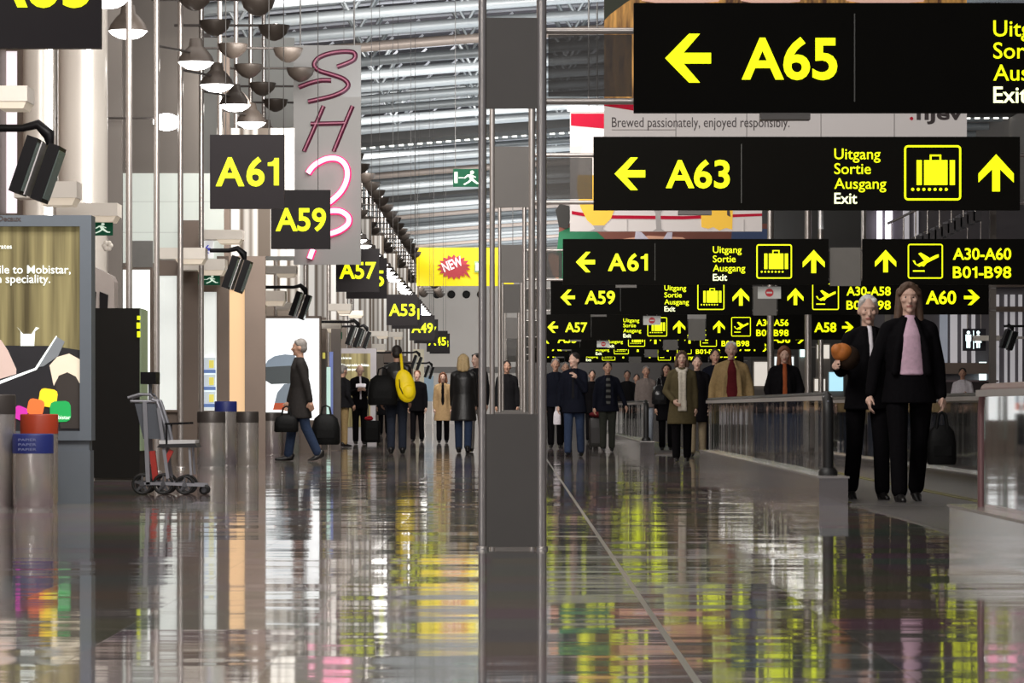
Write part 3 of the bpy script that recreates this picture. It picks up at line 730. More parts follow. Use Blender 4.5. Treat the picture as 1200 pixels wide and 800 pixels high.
t=thing('hanging_poster','photo strip of people in green and striped shirts under the white glass poster','poster',at(800,345,d))
q=MB(); rbox(q,655,899,262,333,d,.08); q.build('print',mat('poster_red_brown',(.22,.07,.05),.6,emit=.10,ecol=(.6,.25,.18),var=.3,scale=2),t)
def pshape(nm,pts,m,dd): 
    q=MB(); flat(q,pts,dd); q.build(nm,m,t)
pshape('green_shirt',[(652,300),(655,272),(668,266),(700,272),(712,283),(716,300),(712,330),(652,330)],mat('shirt_green',(.012,.14,.06),.6,emit=.10,ecol=(.04,.6,.25),var=.3,scale=4),d-.012)
pshape('dark_hair',[(651,246),(656,239),(667,241),(669,255),(665,268),(655,266)],mat('poster_black',(.02,.018,.015),.6),d-.10)
pshape('skin_shape',[(724,332),(728,280),(760,276),(800,278),(822,290),(824,332)],mat('poster_skin2',(.6,.31,.2),.6,emit=.30,ecol=(1,.55,.38),var=.2,scale=3),d-.012)
pshape('striped_shirt',[(741,300),(745,270),(752,272),(762,282),(776,282),(782,272),(788,272),(786,300)],mat('shirt_pale',(.6,.55,.62),.6,emit=.25,ecol=(.9,.85,1),var=.3,scale=14),d-.02)
pshape('blue_band',[(856,332),(856,290),(858,268),(899,268),(899,332)],mat('poster_blue',(.05,.07,.14),.6,emit=.1,ecol=(.2,.3,.6)),d-.012)
pshape('raised_hand',[(655,330),(648,322),(642,302),(646,296),(655,300)],MATS['poster_skin2'],d-.03)
for px in (700,885): x=X_(px,d); q=MB(); q.cyl((x,d+.1,Z_(262,d)),(x,d+.1,zroof(x)+.9),.015,n=6); q.build('hanging_rod',M_rod,t)
# ------------------------------------------------------------------ near advertising panel (left)
d=26.4
xr=X_(107,d); xl=xr-1.32
t=thing('advertising_panel','tall blue grey lightbox advert with a curtain picture, left foreground','advertising panel',(xl,d,0))
M_af=mat('advert_frame',(.15,.175,.205),.45,.2,var=.05)
zi0,zi1=Z_(505,d),Z_(265,d); zt=Z_(252,d); xi=X_(93.5,d)
q=MB(); q.box(xi,xr,d,d+.25,Z_(516,d),zt); q.box(xl,xl+.09,d,d+.25,Z_(516,d),zt); q.box(xl+.09,xi,d,d+.25,zi1,zt); q.box(xl+.09,xi,d,d+.25,Z_(516,d),zi0); q.box(xl+.09,xi,d+.08,d+.25,zi0,zi1); q.build('frame',M_af,t)
q=MB(); q.box(xl+.01,xr-.01,d+.01,d+.24,0,Z_(528,d)); q.box(xl+.02,xr-.02,d+.03,d+.22,Z_(528,d),Z_(516,d)); q.build('plinth',mat('advert_plinth',(.135,.155,.18),.5,.2,var=.05),t)
def curtain_mat():
    m=mat('curtain_print',(.3,.26,.1),.6);nt=m.node_tree;N=nt.nodes;L=nt.links;b=N['Principled BSDF']
    tc=N.new('ShaderNodeTexCoord');mp=N.new('ShaderNodeMapping');mp.inputs['Scale'].default_value=(9,1,.35);L.new(tc.outputs['Object'],mp.inputs[0])
    n=N.new('ShaderNodeTexNoise');n.inputs['Scale'].default_value=1.4;n.inputs['Detail'].default_value=4;L.new(mp.outputs[0],n.inputs['Vector'])
    r=N.new('ShaderNodeValToRGB');e=r.color_ramp.elements;e[0].position=.3;e[0].color=(.06,.045,.015,1);e[1].position=.75;e[1].color=(.34,.29,.13,1);L.new(n.outputs['Fac'],r.inputs[0])
    L.new(r.outputs[0],b.inputs['Base Color']);L.new(r.outputs[0],b.inputs['Emission Color']);b.inputs['Emission Strength'].default_value=.42
    return m
q=MB(); q.box(xl+.09,xi,d+.06,d+.075,zi0,zi1); pr=q.build('poster',curtain_mat(),t)
y=d+.05
def ash(nm,pts,m,dy=0.):
    q=MB(); q.poly([(X_(a_,d),Z_(b_,d)) for a_,b_ in pts],y-dy,.004); return q.build(nm,m,pr)
ash('dark_desk',[(-80,404),(60,405),(93,410),(93,505),(-80,505)],mat('ad_dark',(.018,.017,.022),.6,var=.3))
ash('white_box',[(19,383),(23,388),(23,405),(39,405),(40,388),(45,384),(41,383),(36,391),(26,391)],mat('ad_white',(.8,.85,.8),.5,emit=.8,ecol=(.95,1,.95)),.004)
ash('laptop_screen',[(42,430),(65,394),(75,400),(67,417),(50,429)],mat('ad_laptop_grey',(.22,.24,.26),.5,emit=.12,ecol=(.6,.65,.7)),.006)
ash('laptop_edge',[(-20,453),(40,431),(65,393),(66,394),(42,433),(-20,457)],MATS['ad_white'],.008)
ash('hand',[(-40,400),(0,398),(8,410),(18,432),(18,438),(-2,444),(-40,450)],mat('ad_skin',(.62,.46,.40),.5,emit=.35,ecol=(1,.75,.66)),.004)
ash('cream_sleeve',[(57,428),(66,418),(80,414),(93,421),(93,450),(86,442),(76,438),(66,444),(62,452)],mat('ad_cream',(.75,.65,.5),.5,emit=.45,ecol=(1,.88,.68)),.004)
ash('dark_sleeve',[(64,450),(68,440),(78,436),(88,441),(93,450),(93,502),(70,502)],mat('ad_brown',(.05,.04,.035),.6),.008)
def sq(nm,cx,cy,r,m,rot,dy):
    pts=[]
    for k in range(4):
        for j in (-1,0,1):
            a_=rot+k*PI/2+j*.30; rr=r*(1.28 if j==0 else 1.20); pts.append((cx+rr*math.cos(a_+PI/4),cy+rr*math.sin(a_+PI/4)))
    return ash(nm,pts,m,dy)
sq('yellow_square',55.5,466,10.0,mat('ad_yellow',(.85,.6,.02),.5,emit=.7,ecol=(1,.72,.02)),.15,.010)
sq('orange_square',41,477,9.0,mat('ad_orange',(.8,.15,.03),.5,emit=.6,ecol=(1,.2,.05)),.2,.012)
sq('green_square',70,482,11.5,mat('ad_green',(.01,.3,.06),.5,emit=.35,ecol=(.02,.75,.18)),-.03,.012)
sq('magenta_square',23,484,7.5,mat('ad_magenta',(.5,.02,.3),.5,emit=.5,ecol=(.9,.05,.6)),.4,.010)
M_adt=MATS['ad_white']
def adt(s_,px,py,cap_px,dy=.01,right=True,off=.006,m=M_adt,yy=None):
    q=MB(); text(q,s_,X_(px,d),Z_(py,d),cap_px/F*d,(y-dy) if yy is None else yy,off=off,right=right); return q.build('lettering',m,pr)
adt('at the best rates',13,291,5.5); adt('Take your mobile to Mobistar,',82,320,9.5); adt('a Belgian speciality.',58,331,9.5)
adt('mobistar',82,491,4.5,.02)
q=MB(); text(q,'JCDecaux',X_(25,d),Z_(259,d),6/F*d,d-.004,off=.03,right=True); q.build('lettering',M_ptxt,t)
# flower ornament seen right of the advert frame
t=thing('pinwheel','cream paper flower hanging beneath the first green exit sign','ornament',at(126,288,33.7))
c=at(126,288,33.7); q=MB()
for k in range(6):
    a_=k*PI/3; q.ell((c.x+.03*math.cos(a_),c.y,c.z+.03*math.sin(a_)),(.026,.01,.026),n=8,m=6)
q.build('petals',M_cream,t); q=MB(); q.cyl((c.x,c.y+.01,c.z-.25),(c.x,c.y+.01,Z_(276,33.7)),.006,n=6); q.build('stem',M_tube,t)
# ------------------------------------------------------------------ black cabinet
d=35.2
x0,x1=X_(107,d),X_(166,d)
t=thing('black_cabinet','tall plain black cabinet with a lit edge beside the advertising panel','cabinet',((x0+x1)/2,d,0))
q=MB(); q.box(x0,x1-.02,d,d+.6,.02,1.77); q.build('body',mat('cabinet_black',(.008,.007,.006),.6,var=.15,spec=.15),t)
q=MB(); q.box(x0+.03,x1-.05,d+.05,d+.55,0,.025); q.build('plinth',M_grey,t)
q=MB(); q.box(x1-.02,x1,d+.0,d+.6,.3,1.76); q.build('side_glass',mat('cabinet_edge',(.1,.12,.08),.3,emit=.12,ecol=(.7,.9,.5)),t)
q=MB(); q.box(x1-.045,x1-.015,d-.012,d,1.47,1.53);q.box(x1-.05,x1-.015,d-.012,d,1.56,1.62);q.box(x1-.045,x1-.015,d-.012,d,1.65,1.69); q.build('edge_lettering',M_yel,t)
t=thing('display_terminal','grey box with two dark sloping screens above the black cabinet, right of the advert','terminal',at(121,363,37.2))
q=MB(); d=37.2; q.poly([(X_(x_,d),Z_(y_,d)) for x_,y_ in ((100,557),(100,308),(110,312),(131,323),(134,330),(134,557))],d,.35); q.build('body',mat('terminal_beige',(.30,.26,.24),.5),t)
for x_ in (103,117):
    q=MB(); q.poly([(X_(x_+a_,d),Z_(y_+(x_-103)*.25,d)) for a_,y_ in ((0,338),(10,342),(9,362),(0,362))],d-.012,.01); q.build('screen',M_dark,t)
# ------------------------------------------------------------------ litter bins
M_bd=mat('bin_rim_brown',(.065,.055,.05),.45,.4); M_blue=mat('bin_blue',(.012,.02,.13),.5,emit=.02,ecol=(.1,.15,.8)); M_rb=mat('bin_red',(.36,.04,.012),.5)
def bin_(px0,px1,pyt,pyb,d,band,bm,lb,words=False):
    x=X_((px0+px1)/2,d); r=(px1-px0)/2/F*d; h=Z_(pyt,d); hb=band/F*d
    t=thing('litter_bin',lb,'litter bin',(x,d,0))
    q=MB(); q.lathe((x,d,0),[(r*.96,0),(r*.96,.03),(r,.035),(r,h-hb)],32); q.build('body',M_steel,t)
    q=MB(); q.lathe((x,d,0),[(r*1.01,h-hb),(r*1.01,h-.01),(r*.98,h),(r*.8,h),(r*.75,h-.05),(.0,h-.06)],32,cap=False); c_=q.build('rim_band',bm,t)
    q=MB(); q.lathe((x,d,0),[(r*.9,h+.004),(r*.82,h+.004)],32,cap=False); q.build('rim_ring',M_chrome,c_)
    if words:
        q=MB()
        for k,s_ in enumerate(('PAPIER','PAPER','PAPIER')):
            q=MB(); text(q,s_,x-.085,h-.052-k*.035,.018,d-r*1.02-.004,width=.13,off=.0); q.build('lettering',mat('bin_text',(.18,.2,.35),.5),c_)
    return t
bin_(-32,18,462,598,25.0,23,M_bd,'steel litter bin with a dark brown rim at the left edge of the floor')
bin_(24,68,485,590,25.75,23,M_rb,'steel litter bin with a red band, behind the blue banded bin')
bin_(15,62.5,508,598,24.9,23,M_blue,'steel litter bin with a blue worded band in front of the advertising panel',True)
bin_(231,264,482,548,42.3,13,M_bd,'steel litter bin with a brown rim, left one below the leaflet panel')
bin_(251.5,277.5,470,546,43.6,12,M_blue,'taller steel litter bin with a plain blue top below the leaflet panel')
bin_(277,303,482,546,43.1,13,M_bd,'steel litter bin with a brown rim right of the blue topped bin')
bin_(305,330,483,533,53.5,10,M_bd,'steel litter bin with a brown rim under the left side of the umbrella lightbox')
bin_(331,351,484,531,55.5,9,M_bd,'steel litter bin half hidden behind the walking man in the dark coat')
# ------------------------------------------------------------------ wheelchair
d=29.3
t=thing('wheelchair','grey aisle wheelchair with black wheels and red parts parked near the cabinet','wheelchair',(X_(197,d),d,0))
def w(px,py,dy=0.): v=at(px,py,d); return (v.x,v.y+dy,max(v.z,0.0))
M_wf=mat('chair_grey',(.30,.30,.33),.4,.4); M_wr=mat('chair_red',(.45,.03,.02),.5)
def wheel(px,r,dy):
    cx=X_(px,d); c=Vector((cx,d+dy,r)); q=MB()
    q.tube([(cx+(r-.013)*math.cos(2*PI*k/24),d+dy,r+(r-.013)*math.sin(2*PI*k/24)) for k in range(24)],.013,8,close=True); o=q.build('wheel',M_rubber,t)
    q=MB(); 
    for k in range(5):
        a_=2*PI*k/5+.3; q.bar((cx,d+dy,r),(cx+(r-.02)*math.cos(a_),d+dy,r+(r-.02)*math.sin(a_)),.014,.02)
    q.lathe((cx,d+dy,r),[(.02,-.02),(.022,0),(.02,.02)],10,'y'); q.build('spokes',mat('wheel_grey',(.10,.10,.11),.4,.4),o)
for px,r in ((169,.092),(193.5,.092),(218.5,.085)):
    for dy in (-.16,.16): wheel(px,r,dy)
for dy in (-.1,.1): wheel(240,.04,dy)
q=MB()
for dy in (-.16,.16):
    q.bar(w(172,470,dy),w(176,567,dy),.035,.03); q.bar(w(188,478,dy),w(199,560,dy),.028,.03); q.bar(w(197,566,dy),w(242,568,dy),.03,.025); q.bar(w(169,566,dy),w(197,566,dy),.03,.025); q.bar(w(224,523,dy),w(226,556,dy),.02,.02)
for py in (470,545): q.bar(w(175,py,-.16),w(175,py,.16),.02,.02)
q.bar(w(205,565,-.16),w(205,565,.16),.02,.02)
q.build('frame',M_wf,t)
for dy in (-.15,.15):
    q=MB(); q.tube([w(152,466,dy),w(165,462,dy),w(178,462,dy),w(186,470,dy),w(155,470,dy)],.012,8); q.build('push_handle',M_wf,t)
    q=MB(); q.tube([w(180,468,dy),w(186,470,dy),w(196,500,dy),w(200,520,dy)],.016,8); q.build('side_tube',M_wf,t)
q=MB(); q.box(X_(167,d),X_(185,d),d-.17,d+.17,Z_(450,d),Z_(436,d)); q.build('headrest',M_dark,t)
q=MB(); q.bar(w(176,450,0),w(176,470,0),.03,.03); q.build('headrest_post',M_wf,t)
q=MB(); q.add([w(160,472,-.14),w(184,472,-.14),w(196,514,-.14),w(170,514,-.14),w(160,472,.14),w(184,472,.14),w(196,514,.14),w(170,514,.14)],[(3,2,1,0),(4,5,6,7),(0,1,5,4),(1,2,6,5),(2,3,7,6),(3,0,4,7)]); q.build('backrest',mat('chair_back',(.10,.11,.13),.5),t)
q=MB(); q.add([w(186,524,-.2),w(234,524,-.2),w(231,519,-.2),w(190,520,-.2),w(186,524,.2),w(234,524,.2),w(231,519,.2),w(190,520,.2)],[(3,2,1,0),(4,5,6,7),(0,1,5,4),(1,2,6,5),(2,3,7,6),(3,0,4,7)]); q.build('seat',mat('seat_black',(.015,.014,.016),.5),t)
q=MB(); q.box(X_(189,d),X_(231,d),d-.18,d+.18,Z_(520,d)+.002,Z_(518.5,d)+.022); q.build('seat_pad',mat('seat_white',(.75,.74,.74),.5),t)
for dy in (-.2,.2):
    q=MB(); q.bar(w(196,496.5,dy),w(224,495.5,dy),.035,.018); q.bar(w(198,497,dy),w(198,520,dy),.015,.015); q.build('armrest',M_dark,t)
q=MB(); q.bar(w(180,528,-.1),w(184,562,-.1),.05,.05); q.build('strap',M_wr,t); q=MB(); q.bar(w(203,527,-.14),w(196,541,-.14),.04,.04); q.build('strap',M_wr,t)
# ------------------------------------------------------------------ umbrella lightbox
d=56.0
x0,x1=X_(309,d),X_(374,d); z0,z1=Z_(492,d),Z_(373,d)
t=thing('lightbox_advert','bright white lightbox advert picturing grey umbrellas, behind the walking man','advertising panel',((x0+x1)/2,d,z0))
q=MB(); q.box(x0-.03,x1+.03,d,d+.2,0,z1+.04); q.build('frame',M_brown,t)
q=MB(); q.box(x0,x1,d-.02,d,z0,z1); lp=q.build('lit_sheet',mat('lightbox_white',(.9,.93,.95),.5,emit=1.05,ecol=(.97,1,1)),t)
def ub(nm,pts,m):
    q=MB(); q.poly([(X_(a_,d),Z_(b_,d)) for a_,b_ in pts],d-.035,.008); q.build(nm,m,lp)
ub('umbrella_canopy',[(310,430),(314,422),(322,417),(334,415),(346,416),(346,428)],mat('umb_blue',(.3,.36,.44),.5,emit=.25,ecol=(.6,.75,.9)))
ub('umbrella_band',[(310,430),(346,428),(346,449),(318,450),(310,445)],mat('umb_dark',(.09,.10,.11),.5,emit=.08,ecol=(.6,.7,.7)))
ub('second_umbrella',[(322,472),(325,460),(333,450),(346,448),(346,472)],mat('umb_grey',(.28,.33,.38),.5,emit=.2,ecol=(.6,.72,.85)))
ub('red_band',[(320,480),(322,472),(346,472),(346,480)],mat('umb_red',(.6,.1,.04),.5,emit=.3,ecol=(1,.2,.08)))
# dark kiosk edge with coloured poster right of the lightbox
t=thing('kiosk','dark narrow kiosk with a yellow and green lit edge right of the umbrella lightbox','kiosk',at(381,530,58))
q=MB(); rbox(q,375,382,412,527,58,.4); rbox(q,388,399,385,527,59.5,.2); q.build('body',mat('kiosk_brown',(.10,.085,.075),.5),t)
q=MB(); rbox(q,378,381,413,420,57.98,.02); q.build('yellow_label',MATS['leaflet_yellow'],t)
q=MB(); rbox(q,382,387,430,515,58.2,.1); q.build('lit_strip',mat('kiosk_strip',(.5,.7,.6),.5,emit=.6,ecol=(.7,1,.9)),t)
q=MB(); rbox(q,386,390,412,500,59.3,.1); q.build('blue_strip',mat('kiosk_blue',(.12,.16,.4),.5,emit=.2,ecol=(.4,.5,1)),t)
# second curtain advert far back
d=74.0
t=thing('advertising_panel','far curtain picture advert behind the bald man in the dark suit','advertising panel',at(420,530,d))
q=MB(); a=at(397,408,d);b=at(441,408,d); q.box(a.x,b.x,d,d+.2,0,a.z); q.build('frame',mat('advert_frame_pale',(.36,.34,.36),.5),t)
q=MB(); rbox(q,400,434,414,500,d-.02,.02); pr2=q.build('poster',MATS['curtain_print'],t)
q=MB(); text(q,'Take your mobile to Mobistar,',X_(400,d),Z_(429,d),3.0/F*d,d-.03,width=X_(433,d)-X_(400,d)); q.build('lettering',M_adt,pr2); q=MB(); text(q,'a Belgian speciality.',X_(400,d),Z_(434,d),3.0/F*d,d-.03,width=X_(424,d)-X_(400,d)); q.build('lettering',M_adt,pr2); q=MB(); text(q,'at the best rates',X_(400,d),Z_(420.5,d),2.5/F*d,d-.03,width=X_(412,d)-X_(400,d)); q.build('lettering',M_adt,pr2)
# ------------------------------------------------------------------ moving walkways
def glass_mat():
    m=bpy.data.materials.new('balustrade_glass');m.use_nodes=True;nt=m.node_tree;N=nt.nodes;L=nt.links
    N.remove(N['Principled BSDF']);out=N['Material Output']
    tr=N.new('ShaderNodeBsdfTransparent');tr.inputs[0].default_value=(.62,.65,.64,1)
    gl=N.new('ShaderNodeBsdfGlossy');gl.inputs['Roughness'].default_value=.04;gl.inputs['Color'].default_value=(1,1,1,1)
    geo=N.new('ShaderNodeNewGeometry');mp=N.new('ShaderNodeMapping');mp.inputs['Scale'].default_value=(1,1.8,.04);L.new(geo.outputs['Position'],mp.inputs[0])
    nz=N.new('ShaderNodeTexNoise');nz.inputs['Scale'].default_value=1.;L.new(mp.outputs[0],nz.inputs['Vector'])
    a=N.new('ShaderNodeVectorMath');a.operation='SUBTRACT';L.new(nz.outputs['Color'],a.inputs[0]);a.inputs[1].default_value=(.5,.5,.5)
    b=N.new('ShaderNodeVectorMath');b.operation='MULTIPLY';L.new(a.outputs[0],b.inputs[0]);b.inputs[1].default_value=(0,.05,0)
    c=N.new('ShaderNodeVectorMath');c.operation='ADD';L.new(geo.outputs['Normal'],c.inputs[0]);L.new(b.outputs[0],c.inputs[1])
    e=N.new('ShaderNodeVectorMath');e.operation='NORMALIZE';L.new(c.outputs[0],e.inputs[0]);L.new(e.outputs[0],gl.inputs['Normal'])
    mx=N.new('ShaderNodeMixShader');mx.inputs[0].default_value=.62
    L.new(tr.outputs[0],mx.inputs[1]);L.new(gl.outputs[0],mx.inputs[2]);L.new(mx.outputs[0],out.inputs[0]);return m
M_glass=glass_mat()
M_plinth=mat('walkway_plinth',(.50,.46,.44),.10,.9,var=.08,scale=2); M_rail=mat('walkway_rail_top',(.62,.59,.58),.3,.6)
M_wplate=mat('walkway_plate',(.16,.15,.145),.4,.5); M_edge=mat('walkway_yellow_edge',(.22,.20,.07),.5)
def balustrade(t,x,y0,y1,near_end=True,left=True):
    q=MB(); q.box(x-.11,x+.11,y0,y1,0,.205); q.build('plinth',M_plinth,t)
    q=MB(); q.box(x-.12,x+.12,y0-.01,y1,.205,.22); q.build('plinth_cover',mat('plinth_cover',(.5,.47,.45),.25,.7),t)
    q=MB(); q.box(x-.006,x+.006,y0+.45,y1-.1,.22,.80); q.build('glass_panel',M_glass,t)
    q=MB(); q.box(x-.035,x+.035,y0+.5,y1-.05,.80,.835); q.build('handrail_track',M_rail,t)
    pts=[(x,y1-.06,.845),(x,y0+.62,.845)]
    for k in range(7):
        a_=PI/2+k*PI/12; pts.append((x,y0+.62+.16*math.cos(a_),.685+.16*math.sin(a_)))
    pts+= [(x,y0+.46,.4),(x,y0+.46,.2)]
    q=MB(); q.tube(pts,[.022]*2+[.03]*2+[.042]*5+[.042]*2,10); q.lathe((x,y0+.46,.2),[(.075,.02),(.075,.05),(.05,.08)],14); q.build('handrail',M_rubber,t)
def walkway(x0,x1,y0,y1,lb,second=True):
    t=thing('moving_walkway',lb,'moving walkway',((x0+x1)/2,y0,0))
    balustrade(t,x0,y0,y1)
    if second: balustrade(t,x1,y0+(.4 if second else 0),y1)
    q=MB(); q.box(x0+.12,x1-.12,y0-.2,y1,0,.012); q.build('tread',M_wplate,t)
    q=MB(); q.box(x0+.12,x0+.16,y0+.2,y1,.012,.02); q.box(x1-.16,x1-.12,y0+.2,y1,.012,.02); q.build('yellow_edge',M_edge,t)
    return t
walkway(2.45,3.75,26.0,42.6,'moving walkway with glass sides and black handrails, beyond the two people in black')
t=thing('moving_walkway','near moving walkway with glass side cut by the right edge','moving walkway',(2.48,18.5,0))
x=2.48; q=MB(); q.box(x-.11,x+.11,8,18.5,0,.205); q.build('plinth',M_plinth,t)
q=MB(); q.box(x-.12,x+.12,8,18.51,.205,.22); q.build('plinth_cover',MATS['plinth_cover'],t)
q=MB(); q.box(x-.006,x+.006,8,18.0,.22,.80); q.build('glass_panel',M_glass,t)
q=MB(); q.box(x-.035,x+.035,8,18.0,.80,.835); q.build('handrail_track',M_rail,t)
q=MB(); pts=[(x,8,.845),(x,17.85,.845)]
for k in range(7): a_=PI/2-k*PI/12; pts.append((x,17.85+.16*math.cos(a_),.685+.16*math.sin(a_)))
pts+=[(x,18.01,.4),(x,18.01,.21)]; q.tube(pts,.024,10); q.build('handrail',mat('handrail_reddish',(.30,.16,.16),.3,.3),t)
q=MB(); q.box(x+.1,x+.16,17.2,17.24,.22,.80); q.box(x+.14,x+1.3,8,18.7,0,.012); q.build('tread',M_wplate,t)
walkway(2.12,3.2,53.5,80,'farther moving walkway with glass sides, left of the woman in the white scarf',second=False)
# floor plate between the near and the middle walkway
t=thing('landing_plate','grey metal landing plate under the two people in black','floor plate',(3.0,26,0))
q=MB(); q.box(2.6,3.65,18.8,25.7,0,.008); q.build('plate',M_wplate,t)
# ------------------------------------------------------------------ right side of the hall
M_finw=mat('white_fin',(.66,.64,.66),.5,emit=.25,ecol=(1,.96,1),var=.05,scale=.8)
M_finp=mat('purple_white_light',(.9,.85,1),.5,emit=1.6,ecol=(.93,.86,1))
d=72.0
q=MB(); rbox(q,1015,1260,240,515,d); struct(q.build('wall_right',mat('right_wall_grey',(.13,.12,.13),.6,var=.1,scale=.7)))
q=MB(); rbox(q,880,1060,225,500,110); struct(q.build('wall_right',mat('right_wall_far',(.06,.055,.05),.6,var=.15,scale=.5)))
k=0
for px0,px1,py0,py1,m,lb in ((1028,1034,247,282,M_finp,'bright violet white light strip under the A63 board, left of two'),(1038,1046,247,285,M_finp,'bright violet white light strip under the A63 board, right of two'),
   (1148,1156,424,452,mat('blue_white_light',(.8,.95,1),.5,emit=2.,ecol=(.8,1,1)),'bright blue white light strip behind the far right railing')):
    t=thing('glow_strip',lb,'light',at((px0+px1)/2,py1,d-.2)); q=MB(); rbox(q,px0,px1,py0,py1,d-.22,.1); q.build('tube',m,t); q=MB(); rbox(q,px0-1.5,px1+1.5,py1,py1+2,d-.22,.2); q.build('socket',M_dark,t)
for i,(px,w_,y0,y1) in enumerate(((1062,7,247,330),(1074,5,247,330),(1168,6,345,455),(1179,3,345,455),(1187,5,345,455),(1196,4,345,455),(1106,9,366,425),(1118,8,366,425),(1130,6,366,425),(1141,4,366,425))):
    q=MB(); rbox(q,px-w_/2,px+w_/2,y0,y1,d-.1,.08); o=q.build('wall_fin',M_finw if i!=6 else mat('blue_grey_glass',(.42,.46,.52),.3,emit=.15,ecol=(.8,.85,1))); tag(o,'pale upright fin on the right wall, one of a row','wall fin','upright fins on the right wall')
q=MB(); rbox(q,1158,1200,359,365,d-.4,.3); rbox(q,1098,1165,425,438,d-.3,.2); rbox(q,1060,1200,330,336,d-.35,.25); struct(q.build('trim_5',M_brown))
t=thing('shop_counter','dark counter before the right wall, below the restroom sign','counter',at(1140,470,d-1))
q=MB(); a=at(1100,432,d-1);b=at(1165,432,d-1); q.box(a.x,b.x,d-1.3,d-.8,0,1.28); q.build('body',mat('counter_dark',(.03,.02,.022),.5),t); q=MB(); q.box(a.x-.04,b.x+.04,d-1.36,d-.75,1.28,1.32); q.build('worktop',mat('counter_top',(.2,.15,.16),.4),t)
# stairs under the A63 board
t=thing('staircase','distant staircase with sloping handrail below the A63 board, right','staircase',at(1090,300,68))
q=MB()
for k in range(14): 
    a=at(1040+k*7.5,292-k*3.6,68); q.box(a.x,a.x+.16,67.6,68.4,a.z-.25,a.z)
q.build('steps',mat('stair_dark',(.09,.085,.09),.5),t)
q=MB()
for k in range(8):
    a=at(1045+k*14,288-k*6.6,67.6); q.cyl((a.x,67.6,a.z-.1),(a.x,67.6,a.z+.45),.015,n=6)
q.cyl(tuple(at(1040,262,67.6)),tuple(at(1150,210,67.6)),.025,n=8); q.build('handrail',M_steel,t)
q=MB(); a=at(1158,470,68.6); q.box(a.x,a.x+.12,68.3,68.5,0,5.0); q.box(at(1040,470,68).x,at(1040,470,68).x+.1,68.3,68.5,0,3.9); q.build('support',M_grey,t)
# restroom sign
d=70.0; a=at(1128,411,d);b=at(1155,385,d)
t=thing('restroom_sign','small dark hanging restroom sign with two glowing white figures','sign',(a.x,d,a.z))
q=MB(); q.box(a.x,b.x,d-.04,d,a.z,b.z); q.build('board',mat('restroom_dark',(.012,.01,.02),.5),t)
q=MB()
for px,fem in ((1134.5,0),(1146,1)):
    c=at(px,389.5,d); s_=d/F
    q.poly([(c.x+2*s_*math.cos(k*PI/4),c.z+2*s_*math.sin(k*PI/4)) for k in range(8)],d-.046)
    if fem: q.poly([(c.x-1.5*s_,c.z-2.5*s_),(c.x+1.5*s_,c.z-2.5*s_),(c.x+4*s_,c.z-12*s_),(c.x-4*s_,c.z-12*s_)],d-.046); rect(q,c.x-2*s_,c.x-.4*s_,c.z-18*s_,c.z-12*s_,d-.046); rect(q,c.x+.4*s_,c.x+2*s_,c.z-18*s_,c.z-12*s_,d-.046)
    else: rect(q,c.x-3.2*s_,c.x+3.2*s_,c.z-10*s_,c.z-2.5*s_,d-.046); rect(q,c.x-2.2*s_,c.x-.3*s_,c.z-18*s_,c.z-10*s_,d-.046); rect(q,c.x+.3*s_,c.x+2.2*s_,c.z-18*s_,c.z-10*s_,d-.046)
rect(q,at(1140.2,0,d).x,at(1141,0,d).x,a.z+.04,b.z-.04,d-.046)
q.build('pictogram',mat('restroom_glow',(.8,1,1),.5,emit=1.8,ecol=(.8,1,1)),t)
q=MB(); q.cyl((a.x+.1,d-.02,b.z),(a.x+.1,d-.02,b.z+2.2),.01,n=6); q.cyl((b.x-.1,d-.02,b.z),(b.x-.1,d-.02,b.z+2.2),.01,n=6); q.build('hanger',M_tube,t)
t=thing('light_shelf','cream light shelf right of the restroom sign','light fixture',at(1155,399,69))
q=MB(); rbox(q,1143,1172,393,399,69,.4); q.build('housing',M_cream,t); q=MB(); rbox(q,1165,1290,394,397,69.1,.05); q.build('wall_bracket',M_tube,t)
monitors(X_(1182,66),Z_(398,66),66,.8,'pair of tilted monitors at the right edge above the railing',X_(1215,66))
# far shops glimpsed between people
for px0,px1,py0,py1,d,m,lb in ((1118/1.0-210,930,418,428,104,mat('shop_white',(.8,.9,.9),.5,emit=1.0,ecol=(.9,1,1)),'far white shop light between the man in the tan jacket and the woman in the dark coat'),
  (884,900,424,452,104.5,mat('shop_cream',(.8,.74,.66),.5,emit=.6,ecol=(1,.92,.82)),'far pale shop window right of the tan jacket'),
  (938,944,408,418,100,mat('shop_cyan',(.7,1,1),.5,emit=1.5,ecol=(.7,1,1)),'small cyan shop light right of the woman in the dark coat'),
  (958,972,404,420,98,MATS['shop_cream'],'small cream shop window left of the orange bundle'),
  (972,988,436,458,97,mat('shop_blue',(.4,.7,.9),.5,emit=.9,ecol=(.5,.85,1)),'small blue lit screen beside the two people in black'),
  (955,967,444,458,97.2,MATS['shop_cream'],'cream lit screen left of the small blue screen')):
    t=thing('shop_window',lb,'shop window',at(px0,py1,d)); q=MB(); rbox(q,px0,px1,py0,py1,d,.1); q.build('lit_pane',m,t); q=MB(); a=at(px0-1.5,py1+1.5,d);b=at(px1+1.5,py0-1.5,d); q.box(a.x,b.x,d+.1,d+.16,0,b.z); q.build('backing',M_grey,t)
for px,d in ((903,74),(947,70),(962,88),(1012,95)):
    x=X_(px,d); q=MB(); q.cyl((x,d,0),(x,d,zroof(x)),.07,n=14); o=q.build('steel_pole',M_tube); tag(o,'grey steel pole standing among the right side gates','pole','grey poles on the right side')
